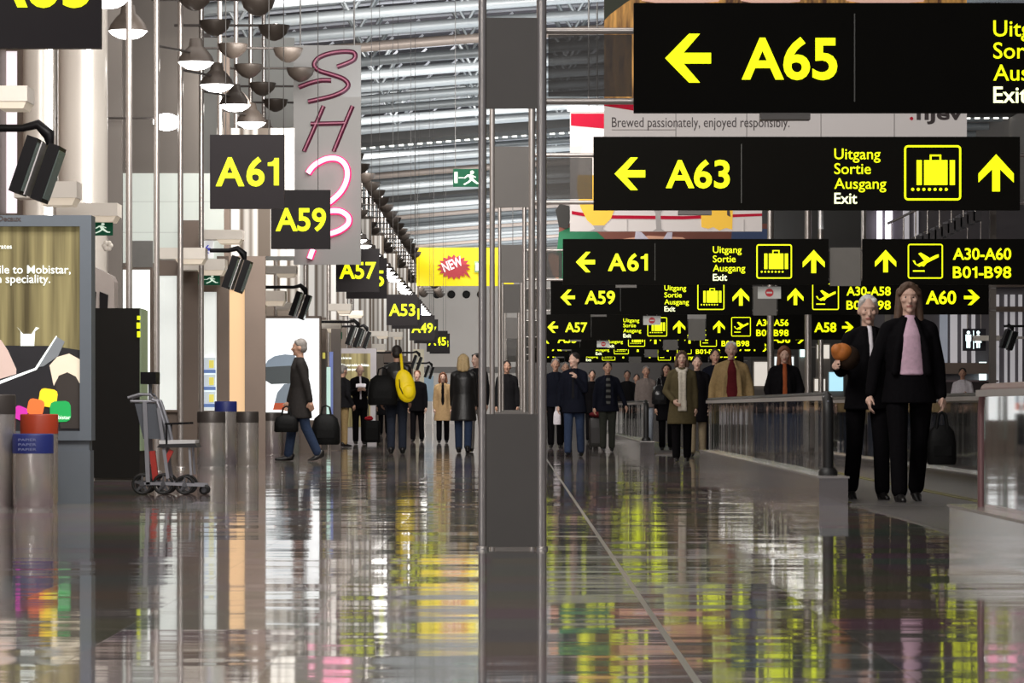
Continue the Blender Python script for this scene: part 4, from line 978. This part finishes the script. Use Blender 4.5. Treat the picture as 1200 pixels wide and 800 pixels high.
# benches / counters at the far end
for px0,px1,py0,py1,d,m,lb in ((484,497,409,470,130,mat('far_cream',(.6,.55,.42),.5,emit=.2,ecol=(1,.9,.65)),'far cream board panel between the yellow backpack and the tan coat'),(497,508,440,470,128,mat('far_blue',(.25,.35,.42),.5,emit=.15,ecol=(.6,.8,1)),'far blue grey panel left of the woman in the tan coat')):
    t=thing('display_board',lb,'board',at(px0,py1,d)); q=MB(); rbox(q,px0,px1,py0,py1,d,.1); q.build('panel',m,t); q=MB(); a=at(px0,py1,d);b=at(px1,py1,d); q.box(a.x,a.x+.06,d,d+.08,0,a.z);q.box(b.x-.06,b.x,d,d+.08,0,a.z); q.build('leg',M_tube,t)
# ------------------------------------------------------------------ people
def remesh(mb,name,mats,voxel,it=3,fac=.5):
    m=mb.mesh(name,mats); o=bpy.data.objects.new('tmp',m); COL.objects.link(o)
    r=o.modifiers.new('r','REMESH'); r.mode='VOXEL'; r.voxel_size=voxel; r.use_smooth_shade=True
    if it: s=o.modifiers.new('s','SMOOTH'); s.iterations=it; s.factor=fac
    dg=bpy.context.evaluated_depsgraph_get(); dg.update()
    e=bpy.data.meshes.new_from_object(o.evaluated_get(dg)); e.name=name
    bpy.data.objects.remove(o); bpy.data.meshes.remove(m)
    if not e.materials:
        for x in (mats if isinstance(mats,(list,tuple)) else [mats]): e.materials.append(x)
    return e
M_skin=mat('skin',(.52,.30,.21),.55,var=.08,scale=12); M_skin2=mat('skin_pale',(.62,.40,.31),.55,var=.08,scale=12)
M_eye=mat('eye_dark',(.02,.015,.012),.3); M_lip=mat('lip',(.40,.16,.13),.5)
HAIR=dict(white=(.62,.60,.57),grey=(.22,.20,.185),brown=(.09,.05,.03),auburn=(.20,.075,.035),dark=(.018,.013,.011),blond=(.50,.36,.18))
def hmat(h): return mat('hair_'+h,HAIR[h],.6,var=.35,scale=40,bump=.4)
BLK=cloth('black',.0045,.004,.005); NAVY=cloth('navy',.007,.008,.014); CHAR=cloth('charcoal',.012,.0115,.013); JEAN=cloth('jeans',.028,.042,.08); DJEAN=cloth('dark_jeans',.025,.03,.045)
KHAKI=cloth('khaki',.30,.21,.10); TAN=cloth('tan',.40,.27,.14); OLIVE=cloth('olive',.085,.068,.035); MAROON=cloth('maroon',.09,.012,.015); PINK=cloth('pink',.62,.42,.52); CREAM=cloth('cream',.55,.50,.42)
LGREY=cloth('light_grey',.30,.28,.27); BEIGE=cloth('beige_grey',.20,.165,.15); ORANGE=cloth('burnt_orange',.28,.07,.025); WHITE=cloth('white',.72,.68,.72); LJEAN=cloth('pale_jeans',.38,.42,.48); LEATHER=mat('black_leather',(.008,.0075,.0075),.42,var=.3,scale=20,bump=.4); SHOE=mat('shoe_black',(.008,.007,.007),.4); GREEN=cloth('dark_green_grey',.03,.032,.026)
STRIPE=mat('striped_knit',(.02,.02,.022),.85,spec=.05)
_n=STRIPE.node_tree; _w=_n.nodes.new('ShaderNodeTexWave'); _w.bands_direction='Z'; _w.inputs['Scale'].default_value=3.2; _t=_n.nodes.new('ShaderNodeTexCoord'); _n.links.new(_t.outputs['Object'],_w.inputs['Vector'])
_r=_n.nodes.new('ShaderNodeValToRGB'); _r.color_ramp.elements[0].color=(.012,.012,.014,1); _r.color_ramp.elements[1].color=(.10,.10,.095,1); _r.color_ramp.elements[0].position=.5; _r.color_ramp.elements[1].position=.75
_n.links.new(_w.outputs['Fac'],_r.inputs[0]); _n.links.new(_r.outputs[0],_n.nodes['Principled BSDF'].inputs['Base Color'])
def V3(*a): return Vector(a)
DOWN=V3(0,0,-1)
def person(label,px,d,H,yaw,top,bottom,hair='dark',style='short',coat=.80,legs=(0,0,0,0),armA=None,armB=None,shirt=None,shirt_w=.07,head=(0,0),fat=1.,lean=0,scarf=None,skin=None,vox=.013,zb=0.,topname='jacket',group=None,shirt_z=.98,stance=.09):
    k=H/1.75; skin=skin or M_skin
    # joints
    def leg(sx,t,kn):
        t=math.radians(t);kn=math.radians(kn)
        h=V3(sx*stance,0,.92); kne=h+.43*V3(0,-math.sin(t),-math.cos(t)); u=t-kn
        an=kne+.415*V3(sx*.0,-math.sin(u),-math.cos(u)); return h,kne,an,u
    LA=leg(-1,legs[0],legs[1]);LB=leg(1,legs[2],legs[3])
    low=min(LA[2].z,LB[2].z)-.075; dz=V3(0,0,-low)
    up=-low                                                     # the whole figure drops by the stride
    def bend(p):
        p=Vector(p)
        if lean and p.z>.92+up:
            s=min(1,(p.z-.92-up)/.25); R=Matrix.Rotation(math.radians(lean)*s,3,'X'); c=V3(0,0,.92+up); p=R@(p-c)+c
        return p
    Hc=V3(0,0,1.52+up); HR=Euler((math.radians(head[1]),0,math.radians(head[0]))).to_matrix()
    def hd(x,y,z): return HR@(V3(x,y,z+up)-Hc)+Hc
    def fin(mb): mb.v=[tuple(bend(v)*k) for v in mb.v]; return mb
    armA=armA or (V3(-.14,.02,-1),V3(-.04,-.12,-1)); armB=armB or (V3(.14,.02,-1),V3(.04,-.12,-1))
    J={}
    for nm,sx,ar in (('A',-1,armA),('B',1,armB)):
        s=V3(sx*.158*fat**.5,0,1.385+up); e=s+ar[0].normalized()*.285; w_=e+ar[1].normalized()*.25; J[nm]=(s,e,w_,ar[1].normalized(),sx)
    # body: one continuous surface
    b=MB()
    b.ell((0,0,.96+up),(.14,.09,.14)); b.ell((0,0,1.25+up),(.15,.09,.2)); b.cap((0,.012,1.38+up),hd(0,.005,1.56),.055,.052)
    b.ell(hd(0,.004,1.645),(.076,.095,.105),HR,20,14); b.ell(hd(0,-.022,1.577),(.058,.068,.066),HR); b.cap(hd(0,-.088,1.637),hd(0,-.112,1.600),.010,.017); b.ell(hd(0,-.074,1.664),(.055,.024,.013),HR); b.ell(hd(0,-.076,1.530),(.026,.02,.02),HR); b.ell(hd(0,-.086,1.566),(.027,.012,.010),HR)
    for sx in (-1,1): b.ell(hd(sx*.079,.012,1.618),(.012,.024,.033),HR); b.ell(hd(sx*.040,-.066,1.612),(.024,.024,.022),HR)
    for h,kn,an,u in (LA,LB):
        b.cap(h+dz,kn+dz,.07,.05);b.cap(kn+dz,an+dz,.05,.035)
    fr=max(.0088,vox*.82/k)
    for s,e,w_,f,sx in J.values():
        b.cap(s,e,.046,.038);b.cap(e,w_,.038,.028)
        n=V3(-sx,0,0); n=(n-f*n.dot(f))
        if n.length<.3: n=V3(0,0,-1)-f*f.z*-1; n=V3(0,0,-1); n=n-f*n.dot(f)
        n.normalize(); th=f.cross(n)
        if th.dot(V3(0,-1,.6))<0: th=-th
        b.ell(w_+f*.055,(.036,.036,.036)); b.cap(w_+f*.02+th*.018,w_+f*.085+th*.026,.017,.016); b.cap(w_+f*.02-th*.016,w_+f*.080-th*.024,.017,.015); b.cap(w_+f*.02,w_+f*.088,.018,.016)
        for o_,ln in ((.034,.072),(.012,.084),(-.011,.078),(-.032,.060)):
            p0_=w_+f*.088+th*o_; p1_=p0_+(f+n*.35).normalized()*ln*.5; p2_=p1_+(f*.55+n*.85).normalized()*ln*.5
            b.cap(p0_,p1_,fr,fr*.95,8); b.cap(p1_,p2_,fr*.95,fr*.8,8)
        t0=w_+f*.032+th*.032; t1=t0+(f*.65+th*.65+n*.3).normalized()*.045; t2=t1+(f*.85+th*.2+n*.45).normalized()*.032
        b.cap(t0,t1,fr*1.2,fr*1.1,8); b.cap(t1,t2,fr*1.1,fr*.9,8)
    me=remesh(fin(b),'person',[skin,M_eye,M_lip],vox,2)
    ec=[bend(hd(sx*.033,-.086,1.636))*k for sx in (-1,1)]; lc=bend(hd(0,-.095,1.566))*k; er=max(.0085,vox*.62)*k
    for p in me.polygons:
        c=p.center
        if min((c-q).length for q in ec)<er: p.material_index=1
        elif abs((c-lc).x)<.026*k and (c-lc).length<.028*k and abs((c-lc).z)<.010*k: p.material_index=2
    o=bpy.data.objects.new('person',me); COL.objects.link(o); o.location=(X_(px,d),d,zb); o.rotation_euler=(0,0,math.radians(yaw)); tag(o,label,'person',group)
    def child(nm,mb,m,it=3,vx=None):
        c=bpy.data.objects.new(nm,remesh(fin(mb),nm,m,vx or vox*1.15,it)); COL.objects.link(c); c.parent=o; return c
    # trousers
    t=MB(); t.ell((0,0,.955+up),(.165*fat,.118*fat,.13))
    for h,kn,an,u in (LA,LB):
        t.cap(h+dz+V3(0,0,.02),kn+dz,.096*fat**.5,.073); q=kn+(an-kn)*.93; t.cap(kn+dz,q+dz,.073,.066)
    child('trousers',t,bottom)
    # shoes
    for h,kn,an,u in (LA,LB):
        s=MB(); a=an+dz; pit=max(0,-u)*.9
        R=Matrix.Rotation(pit,3,'X')
        def fp(x,y,z): return a+R@V3(x,y,z)
        s.cap(fp(0,.045,-.040),fp(0,-.06,-.036),.036,.040); s.cap(fp(0,-.05,-.042),fp(0,-.165,-.050),.040,.027)
        s.cap(fp(0,.05,0),fp(0,0,-.03),.045,.045)
        s.v=[(x_,y_,max(z_,.004)) for x_,y_,z_ in s.v]; child('shoe',s,SHOE,1,.012)
    # coat or jacket
    c=MB(); hz=coat+up
    wr=[(0,0,1.492+up,.060,.062),(0,0,1.462+up,.078,.070),(0,.004,1.415+up,.135*fat**.5,.092),(0,.002,1.33+up,.180*fat,.122*fat),(0,0,1.20+up,.178*fat,.128*fat),(0,0,1.05+up,.165*fat,.122*fat),(0,0,.92+up,.182*fat,.135*fat)]
    rest=[z for z in (.80,.70,.60,.50) if z>coat+.02]
    for z in rest+[coat]: g=(.92-z); wr.append((0,0,z+up,(.186+.10*g)*fat,(.138+.12*g)*fat))
    c.loft(wr,24)
    for s,e,w_,f,sx in J.values(): c.cap(s+V3(0,0,-.01),e,.064*fat**.5,.057); c.cap(e,w_-f*.01,.057,.046); c.cap(V3(sx*.045,.01,1.452+up),s+V3(0,0,.004),.045,.060)
    if shirt:
        for sx in (-1,1):
            m_=(sx*(shirt_w*.92+.016),-.112*fat,1.22+up); c.cap((sx*.042,-.078,1.462+up),m_,.020,.030); c.cap(m_,(sx*(shirt_w*1.05+.022),-.108*fat,shirt_z+.02+up),.030,.030)
    else:
        for sx in (-1,1): c.cap((sx*.03,-.058,1.480+up),(sx*.05,-.112*fat,1.34+up),.018,.012)
    child(topname,c,top)
    if shirt:
        s=MB(); w0=shirt_w
        s.loft([(0,-.040,1.495+up,min(w0,.05)*.8,.032),(0,-.060,1.44+up,min(w0,.07)*.8,.048),(0,-.080*fat,1.33+up,w0*.8,.056*fat),(0,-.084*fat,1.20+up,w0*.95,.054*fat),(0,-.078*fat,1.06+up,w0*1.05,.054*fat),(0,-.084*fat,shirt_z+up,w0*1.05,.056*fat)],18)
        child('shirt',s,shirt,1)
    if scarf:
        s=MB(); s.tube([(.0,.06,1.46+up),(-.08,.0,1.47+up),(-.06,-.075,1.44+up),(0,-.10,1.42+up),(.06,-.075,1.44+up),(.08,0,1.47+up)],.034,10,close=True)
        for sx in (-1,1): s.loft([(sx*.035,-.135,1.42+up,.036,.028),(sx*.032,-.158*fat,1.25+up,.036,.022),(sx*.030,-.155*fat,1.0+up,.038,.022),(sx*.034,-.172*fat,.80+up,.042,.018)],12)
        child('scarf',s,scarf,2)
    # hair
    if style!='bald':
        h=MB(); h.ell(hd(0,.020,1.672),(.085,.092,.090),HR,18,12); h.ell(hd(0,.045,1.62),(.078,.068,.075),HR)
        for sx in (-1,1): h.cap(hd(sx*.05,-.045,1.715),hd(sx*.074,-.01,1.665),.024,.016)
        if style in('long','medium'):
            zl=1.44 if style=='long' else 1.52
            for sx in (-1,1): h.cap(hd(sx*.066,.01,1.68),hd(sx*.088,.0,zl),.036,.034); h.cap(hd(sx*.045,.06,1.66),hd(sx*.06,.06,zl-.03),.05,.045)
            h.cap(hd(0,.07,1.66),hd(0,.075,zl-.04),.055,.05)
            for sx in (-1,1): h.cap(hd(sx*.015,-.07,1.735),hd(sx*.075,-.045,1.665),.022,.02)
        child('hair',h,hmat(hair),2,vox*.9)
    else:
        h=MB()
        for i in range(9):
            a=math.radians(-10+25*i); h.ell(hd(.078*math.cos(a),.015+.080*math.sin(a),1.617),(.022,.022,.034),HR,10,8)
        child('hair',h,hmat(hair),2,vox*.9)
    return o
def hang(sx,fw=0,out=.1,el=.12): return (V3(sx*out,-fw,-1),V3(sx*out*.3,-fw-el,-1))
# the two people in black between the walkways
person('old white haired person in a black suit cradling an orange bundle on the landing plate',1017,27.3,1.645,8,BLK,BLK,'white','short',.78,(-8,12,9,4),(V3(-.25,-.05,-.9),V3(-.35,-.9,.12)),(V3(.2,-.35,-.9),V3(.05,-.75,.75)),shirt=WHITE,shirt_w=.03,head=(-8,8),vox=.0078,skin=M_skin2,fat=1.05,stance=.10)
person('person with long brown hair, pink shirt and black suit carrying a dark bag',1065,26.65,1.73,4,BLK,BLK,'brown','long',.80,(12,5,-9,14),(V3(-.34,.0,-.9),V3(-.16,-.1,-1)),(V3(.24,.02,-1),V3(.1,-.05,-1)),shirt=PINK,shirt_w=.105,head=(-6,2),vox=.0078,skin=M_skin2,fat=1.12,shirt_z=1.02,stance=.10)
person('far dark figure showing between the striped sweater man and the beige vest man',735,80,1.62,0,CHAR,BLK,'dark','short',.7,(5,2,-5,5),vox=.018)
person('far figure in dull red showing just left of the beige vest man',746,84,1.58,0,MAROON,BLK,'dark','short',.7,(5,2,-5,5),vox=.018)
person('far dark figure showing between the hand lifting man and the striped sweater man',694,73,1.55,0,BLK,BLK,'dark','short',.7,(5,2,-5,5),vox=.018)
# left side
person('man in a dark knee length coat and jeans walking left with two bags',351,47.7,1.72,-82,cloth('coat_dark_grey',.028,.025,.024),JEAN,'grey','short',.62,(13,5,-11,14),(V3(-.1,-.22,-1),V3(0,-.3,-1)),(V3(.12,.30,-1),V3(0,.22,-1)),head=(-12,0),fat=1.05)
person('short man in khaki trousers and dark jacket standing beside the far curtain advert',401,64.5,1.55,128,CHAR,KHAKI,'grey','short',.84,(0,0,6,4),(V3(-.25,.1,-.9),V3(.1,-.5,-.75)),(V3(.25,.1,-.9),V3(-.1,-.5,-.75)),fat=1.32,head=(10,14))
person('bald man in a dark suit looking down at papers in his hands',421.5,69.5,1.63,12,BLK,BLK,'grey','bald',.78,(0,0,2,2),(V3(-.2,-.1,-.95),V3(.45,-.7,.25)),(V3(.2,-.1,-.95),V3(-.45,-.7,.25)),shirt=WHITE,shirt_w=.035,head=(0,22),skin=M_skin2)
person('man in a black leather jacket seen from behind carrying a yellow backpack',465,54.8,1.745,180,LEATHER,DJEAN,'dark','short',.86,(6,2,-5,3),hang(-1),hang(1,0,.2,.3),fat=1.14)
person('dark clothed woman walking just right of the yellow backpack',489,74,1.56,-8,BLK,BLK,'auburn','short',.76,(8,3,-6,8),None,None,fat=1.1,skin=M_skin2)
person('dark far person half hidden behind the man with the yellow backpack',450,92,1.62,0,CHAR,BLK,'dark','short',.6,(6,2,-6,6),vox=.018)
person('woman in an open tan coat over black clothes walking toward the camera',519,72,1.50,0,TAN,BLK,'auburn','medium',.56,(8,3,-6,8),hang(-1,0,.12,.1),hang(1,0,.12,.1),shirt=BLK,shirt_w=.062,shirt_z=.60,skin=M_skin2)
person('blond person in a long black coat and jeans seen from behind',543,55.8,1.63,176,LEATHER,JEAN,'blond','medium',.58,(-6,12,10,2),hang(-1,.1),hang(1,.1),fat=1.08)
person('man in a dark coat and pale grey trousers partly behind the near steel post',558.5,57.5,1.66,-25,CHAR,LGREY,'dark','short',.80,(5,2,-5,5),head=(-12,0),skin=M_skin2)
person('dark person seen through the gap of the near steel post',594,62,1.60,0,CHAR,DJEAN,'dark','short',.75,(5,2,-5,6))
# right side
person('man in dark clothes holding a white bag right of the near steel post',651,63,1.66,0,NAVY,BLK,'grey','short',.80,(6,2,-5,7),None,None)
person('person whose face shows behind the man lifting a hand to his mouth',662.5,67,1.64,5,CHAR,BLK,'grey','short',.78,(5,2,-5,6),skin=M_skin)
person('man in a dark jacket and blue jeans lifting a hand to his mouth',673,52,1.59,-10,NAVY,JEAN,'dark','short',.74,(10,3,-6,10),(V3(-.28,.05,-.95),V3(-.08,-.1,-1)),(V3(.12,-.35,-.9),V3(-.55,-.35,.85)),shirt=CHAR,shirt_w=.04,head=(-35,0),fat=1.08,skin=M_skin2)
person('man in a navy jacket over a striped sweater beside the far walkway rail',712,58,1.53,4,NAVY,GREEN,'dark','short',.78,(4,2,-4,4),hang(-1,0,.25,.1),(V3(.35,-.05,-.9),V3(.25,-.35,-.85)),shirt=STRIPE,shirt_w=.075,shirt_z=.9,fat=1.15)
person('man in a beige vest and pale jeans standing on the far moving walkway',757,66,1.54,0,BEIGE,LJEAN,'grey','short',.84,(4,2,-4,4),None,None,zb=.012,skin=M_skin,fat=1.05)
person('woman all in black with a shoulder bag, left of the white scarf woman',781,59.5,1.52,0,BLK,BLK,'dark','medium',.6,(6,2,-6,6),zb=.0)
person('woman in an olive coat with a long white scarf walking toward the camera',799,47,1.53,0,OLIVE,BLK,'brown','medium',.60,(7,2,-5,7),(V3(-.3,-.05,-.9),V3(.4,-.55,-.5)),hang(1,0,.14,.1),scarf=CREAM,fat=1.08,skin=M_skin2)
person('dark coated person whose face shows just right of the white scarf woman',817,52,1.54,-4,BLK,cloth('stone',.25,.2,.13),'dark','short',.6,(5,2,-5,5),skin=M_skin2)
person('taller dark haired person in a dark coat behind the man in the tan jacket',838,54.5,1.68,4,NAVY,BLK,'dark','short',.7,(5,2,-5,5))
person('stout man in an open tan jacket over a maroon sweater behind the glass railing',857,45.2,1.62,0,KHAKI,DJEAN,'white','short',.74,(3,2,-3,3),(V3(-.32,0,-.95),V3(-.12,-.15,-1)),(V3(.32,0,-.95),V3(.12,-.15,-1)),shirt=MAROON,shirt_w=.105,fat=1.25,skin=M_skin2,shirt_z=.86)
person('woman with dark hair and orange scarf in a black coat behind the glass railing',919,44.6,1.55,0,BLK,BLK,'auburn','long',.60,(3,2,-3,3),(V3(-.3,0,-.95),V3(.2,-.4,-.9)),(V3(.3,0,-.95),V3(-.2,-.4,-.9)),shirt=ORANGE,shirt_w=.055,fat=1.1,head=(0,10),skin=M_skin2)
person('far person in a white shirt before the dark shop counter at right',1128,66.5,1.52,-10,WHITE,BLK,'dark','short',.9,(3,2,-3,3),(V3(-.2,-.2,-.95),V3(.3,-.7,-.3)),(V3(.2,-.2,-.95),V3(-.3,-.7,.1)),fat=1.05)
# ------------------------------------------------------------------ luggage
def softbag(nm,label,cat,c,r,m,pw=2.6,handle=.12,parts=()):
    t=thing(nm,label,cat,(c[0],c[1],c[2]-r[2]))
    q=MB(); q.loft([(c[0],c[1],c[2]-r[2],r[0]*.9,r[1]*.9),(c[0],c[1],c[2]-r[2]*.85,r[0],r[1]),(c[0],c[1],c[2]+r[2]*.1,r[0]*.98,r[1]),(c[0],c[1],c[2]+r[2]*.7,r[0]*.82,r[1]*.7),(c[0],c[1],c[2]+r[2],r[0]*.45,r[1]*.3)],24,pw); q.build('body',m,t)
    for s in (-1,1):
        q=MB(); q.tube([(c[0]-r[0]*.4,c[1]+s*r[1]*.4,c[2]+r[2]*.7),(c[0]-r[0]*.25,c[1]+s*r[1]*.2,c[2]+r[2]+handle*.8),(c[0],c[1]+s*.01,c[2]+r[2]+handle),(c[0]+r[0]*.25,c[1]+s*r[1]*.2,c[2]+r[2]+handle*.8),(c[0]+r[0]*.4,c[1]+s*r[1]*.4,c[2]+r[2]*.7)],.012,8); q.build('handle',m,t)
    q=MB(); q.box(c[0]-r[0]*.6,c[0]+r[0]*.6,c[1]-r[1]*1.03,c[1]-r[1]*.9,c[2]-r[2]*.55,c[2]-r[2]*.05); q.build('pocket',m,t)
    return t
BAGM=mat('bag_black',(.005,.005,.005),.6,spec=.12,var=.3,scale=25,bump=.3)
c=at(381,503,47.7); softbag('duffel_bag','big black duffel bag hanging behind the man walking left','bag',(c.x,47.7+.2,c.z),(.20,.15,.215),BAGM,3)
c=at(336,496,47.6); softbag('travel_bag','flat dark bag carried in front of the man walking left','bag',(c.x,47.5,c.z),(.17,.1,.12),BAGM,3)
c=at(1104,518,26.6); softbag('handbag','dark handbag hanging from the hand of the person in the pink shirt','bag',(c.x,26.62,c.z-.02),(.115,.07,.155),BAGM,2.6,.10)
c=at(448,457,54.3); softbag('shoulder_bag','bulky black shoulder bag left of the yellow backpack','bag',(c.x,54.42,c.z),(.24,.14,.24),BAGM,3)
c=at(772,462,59.4); softbag('shoulder_bag','black shoulder bag with a glint beside the woman all in black','bag',(c.x,59.2,c.z),(.13,.08,.17),mat('bag_patent',(.012,.012,.013),.2),2.6)
# yellow backpack
c=at(475,452,54.3); cy=54.48
t=thing('backpack','bright yellow backpack hanging on the right shoulder of the leather jacket man','backpack',(c.x,cy,c.z-.25))
M_ybag=mat('backpack_yellow',(.85,.62,.0),.55,var=.12,scale=10,emit=.10,ecol=(1,.75,0),bump=.2)
R=Matrix.Rotation(math.radians(-12),3,'Y')
q=MB(); q.ell(c,(.155,.10,.27),R,24,16); q.ell(c+R@V3(0,-.03,-.08),(.150,.10,.19),R,24,16); o=bpy.data.objects.new('body',remesh(q,'body',M_ybag,.012,4)); COL.objects.link(o); o.parent=t; o.matrix_parent_inverse=Matrix.Translation(-t.location)
q=MB(); q.ell(c+R@V3(.03,-.10,-.10),(.10,.05,.11),R); q.build('front_pocket',M_ybag,t)
q=MB(); q.tube([c+R@V3(-.07,-.10,.12),c+R@V3(-.085,-.125,0),c+R@V3(-.06,-.13,-.12)],.008,6); q.build('zip',M_dark,t)
q=MB(); q.tube([c+R@V3(0,.05,.24),V3(c.x-.07,cy+.05,c.z+.42),V3(c.x-.085,cy+.24,c.z+.50)],.024,8); q.build('strap',M_ybag,t)
# wheeled suitcases
def trolley(px,d,w_,h,m,label,red=False):
    x=X_(px,d); t=thing('suitcase',label,'suitcase',(x,d,0))
    q=MB(); q.loft([(x,d,.05,w_/2*.95,.11),(x,d,.09,w_/2,.125),(x,d,h-.05,w_/2,.125),(x,d,h,w_/2*.92,.10)],24,5); q.build('shell',m,t)
    for sx in (-1,1):
        q=MB(); q.cyl((x+sx*w_*.36-.015,d+.06,.035),(x+sx*w_*.36+.015,d+.06,.035),.035,n=12); q.build('wheel',M_rubber,t)
    q=MB(); q.tube([(x-w_*.25,d+.08,h-.02),(x-w_*.25,d+.08,h+.3),(x+w_*.25,d+.08,h+.3),(x+w_*.25,d+.08,h-.02)],.011,8); q.build('pull_handle',mat('handle_dark',(.06,.055,.055),.4,.4),t)
    q=MB(); q.box(x-w_*.38,x+w_*.38,d-.145,d-.11,h*.2,h*.7); q.build('front_pocket',m,t)
trolley(436,68.6,.32,.49,BAGM,'upright black wheeled suitcase beside the bald man')
trolley(700,61,.30,.56,mat('case_black',(.012,.01,.01),.5),'black wheeled case with red trim behind the man in the striped sweater')
x=X_(700,61); t=thing('red_bag','dark red bag lying on top of the wheeled case','bag',(x,60.95,.56)); q=MB(); q.ell((x,60.95,.625),(.15,.10,.055)); q.build('body',MAROON,t); q=MB(); q.tube([(x-.08,60.9,.645),(x-.04,60.88,.70),(x+.04,60.88,.70),(x+.08,60.9,.645)],.01,6); q.build('handle',MAROON,t)
c=at(432,491,68.5); t=thing('red_bundle','small red bundle on top of the black suitcase','bundle',(c.x,68.6,.49)); q=MB(); q.ell((c.x,68.6,.53),(.09,.08,.045)); q.build('cloth',cloth('red',.4,.02,.03),t); q=MB(); q.ell((c.x+.02,68.56,.565),(.05,.04,.02)); q.build('fold',cloth('red',0,0,0),t)
# bundle in the old person's arm, papers, white bag
c=at(984,413,27.0)
t=thing('bundle','orange and brown bundle held in the arm of the old person','bundle',(c.x,26.95,c.z-.1))
q=MB(); q.ell((c.x+.01,26.93,c.z),(.085,.08,.075)); q.ell((c.x-.03,26.9,c.z+.02),(.05,.05,.05)); o=bpy.data.objects.new('wrap',remesh(q,'wrap',mat('bundle_orange',(.42,.13,.02),.6,var=.5,scale=18),.009,2)); COL.objects.link(o); o.parent=t; o.matrix_parent_inverse=Matrix.Translation(-t.location)
q=MB(); q.ell((c.x+.06,26.97,c.z-.04),(.10,.09,.10)); q.build('dark_wrap',cloth('dark_brown',.03,.018,.012),t)
c=at(423,452,69.2); t=thing('papers','small white papers in the hands of the bald man','papers',(c.x,69.15,c.z)); q=MB(); q.box(c.x-.10,c.x+.10,69.08,69.22,c.z,c.z+.008,Matrix.Rotation(.5,3,'X')); q.build('sheet',WHITE,t); q=MB(); q.box(c.x-.06,c.x+.08,69.08,69.20,c.z+.012,c.z+.018,Matrix.Rotation(.55,3,'X')); q.build('top_sheet',WHITE,t)
c=at(653,489,62.6); softbag('carrier_bag','white carrier bag in the hand of the man in dark clothes','bag',(c.x,62.75,c.z),(.07,.04,.13),WHITE,2.4,.07)
# ------------------------------------------------------------------ lights
def light(kind,loc,e,col=(1,1,1),**kw):
    l=bpy.data.lights.new(kind.lower(),kind); l.energy=e; l.color=col
    for k_,v in kw.items():
        if k_!='rot': setattr(l,k_,v)
    o=bpy.data.objects.new('fill_light',l); COL.objects.link(o); o.location=loc
    if 'rot' in kw: o.rotation_euler=kw['rot']
    return o
for i in range(9):
    light('AREA',(3.0,50+i*12,5.35),300,(.86,.93,1),shape='RECTANGLE',size=11,size_y=6,rot=(PI,0,0))  # broad upward fill standing in for the uplight bowls
for i in range(12):
    light('AREA',(-1.2,-2+i*12,7.2),(280 if i>1 else 150),(1,.965,.93),shape='RECTANGLE',size=6,size_y=1.2,rot=(math.radians(62),0,0))  # added fill facing down the hall, no fixtures there
light('AREA',(-1.5,138,4.2),900,(1,.97,.94),shape='RECTANGLE',size=9,size_y=2,rot=(math.radians(92),0,0))  # added light to brighten the end wall
for i in range(5):
    light('AREA',(-2.2,22+i*12,5.2),230,(1,.95,.89),shape='RECTANGLE',size=3,size_y=1,rot=(math.radians(58),0,math.radians(20)))  # added fill to brighten the left gates
for i in range(4):
    light('AREA',(-1.0,7+i*11,7.7),210,(1,.95,.91),shape='RECTANGLE',size=9,size_y=3)  # added overhead fill for the near floor, above the view
light('AREA',(-5.0,10,2.6),90,(1,.97,.94),shape='RECTANGLE',size=.35,size_y=4,rot=(math.radians(90),0,math.radians(-8)))  # added tall strip light for upright highlights on the steel bins
w=bpy.data.worlds.new('night'); SC.world=w; w.use_nodes=True; w.node_tree.nodes['Background'].inputs[0].default_value=(.5,.5,.56,1); w.node_tree.nodes['Background'].inputs[1].default_value=.36
# ------------------------------------------------------------------ camera
cam=bpy.data.cameras.new('camera'); cam.sensor_width=36; cam.sensor_fit='HORIZONTAL'; cam.lens=F/1200*36; cam.shift_y=(HY-400)/1200; cam.clip_end=400; cam.clip_start=.1
co=bpy.data.objects.new('camera',cam); COL.objects.link(co); co.location=(0,0,CH); co.rotation_euler=(PI/2,0,0); SC.camera=co
SC.view_settings.view_transform='Standard'; SC.view_settings.look='None'; SC.view_settings.exposure=0; SC.view_settings.gamma=1
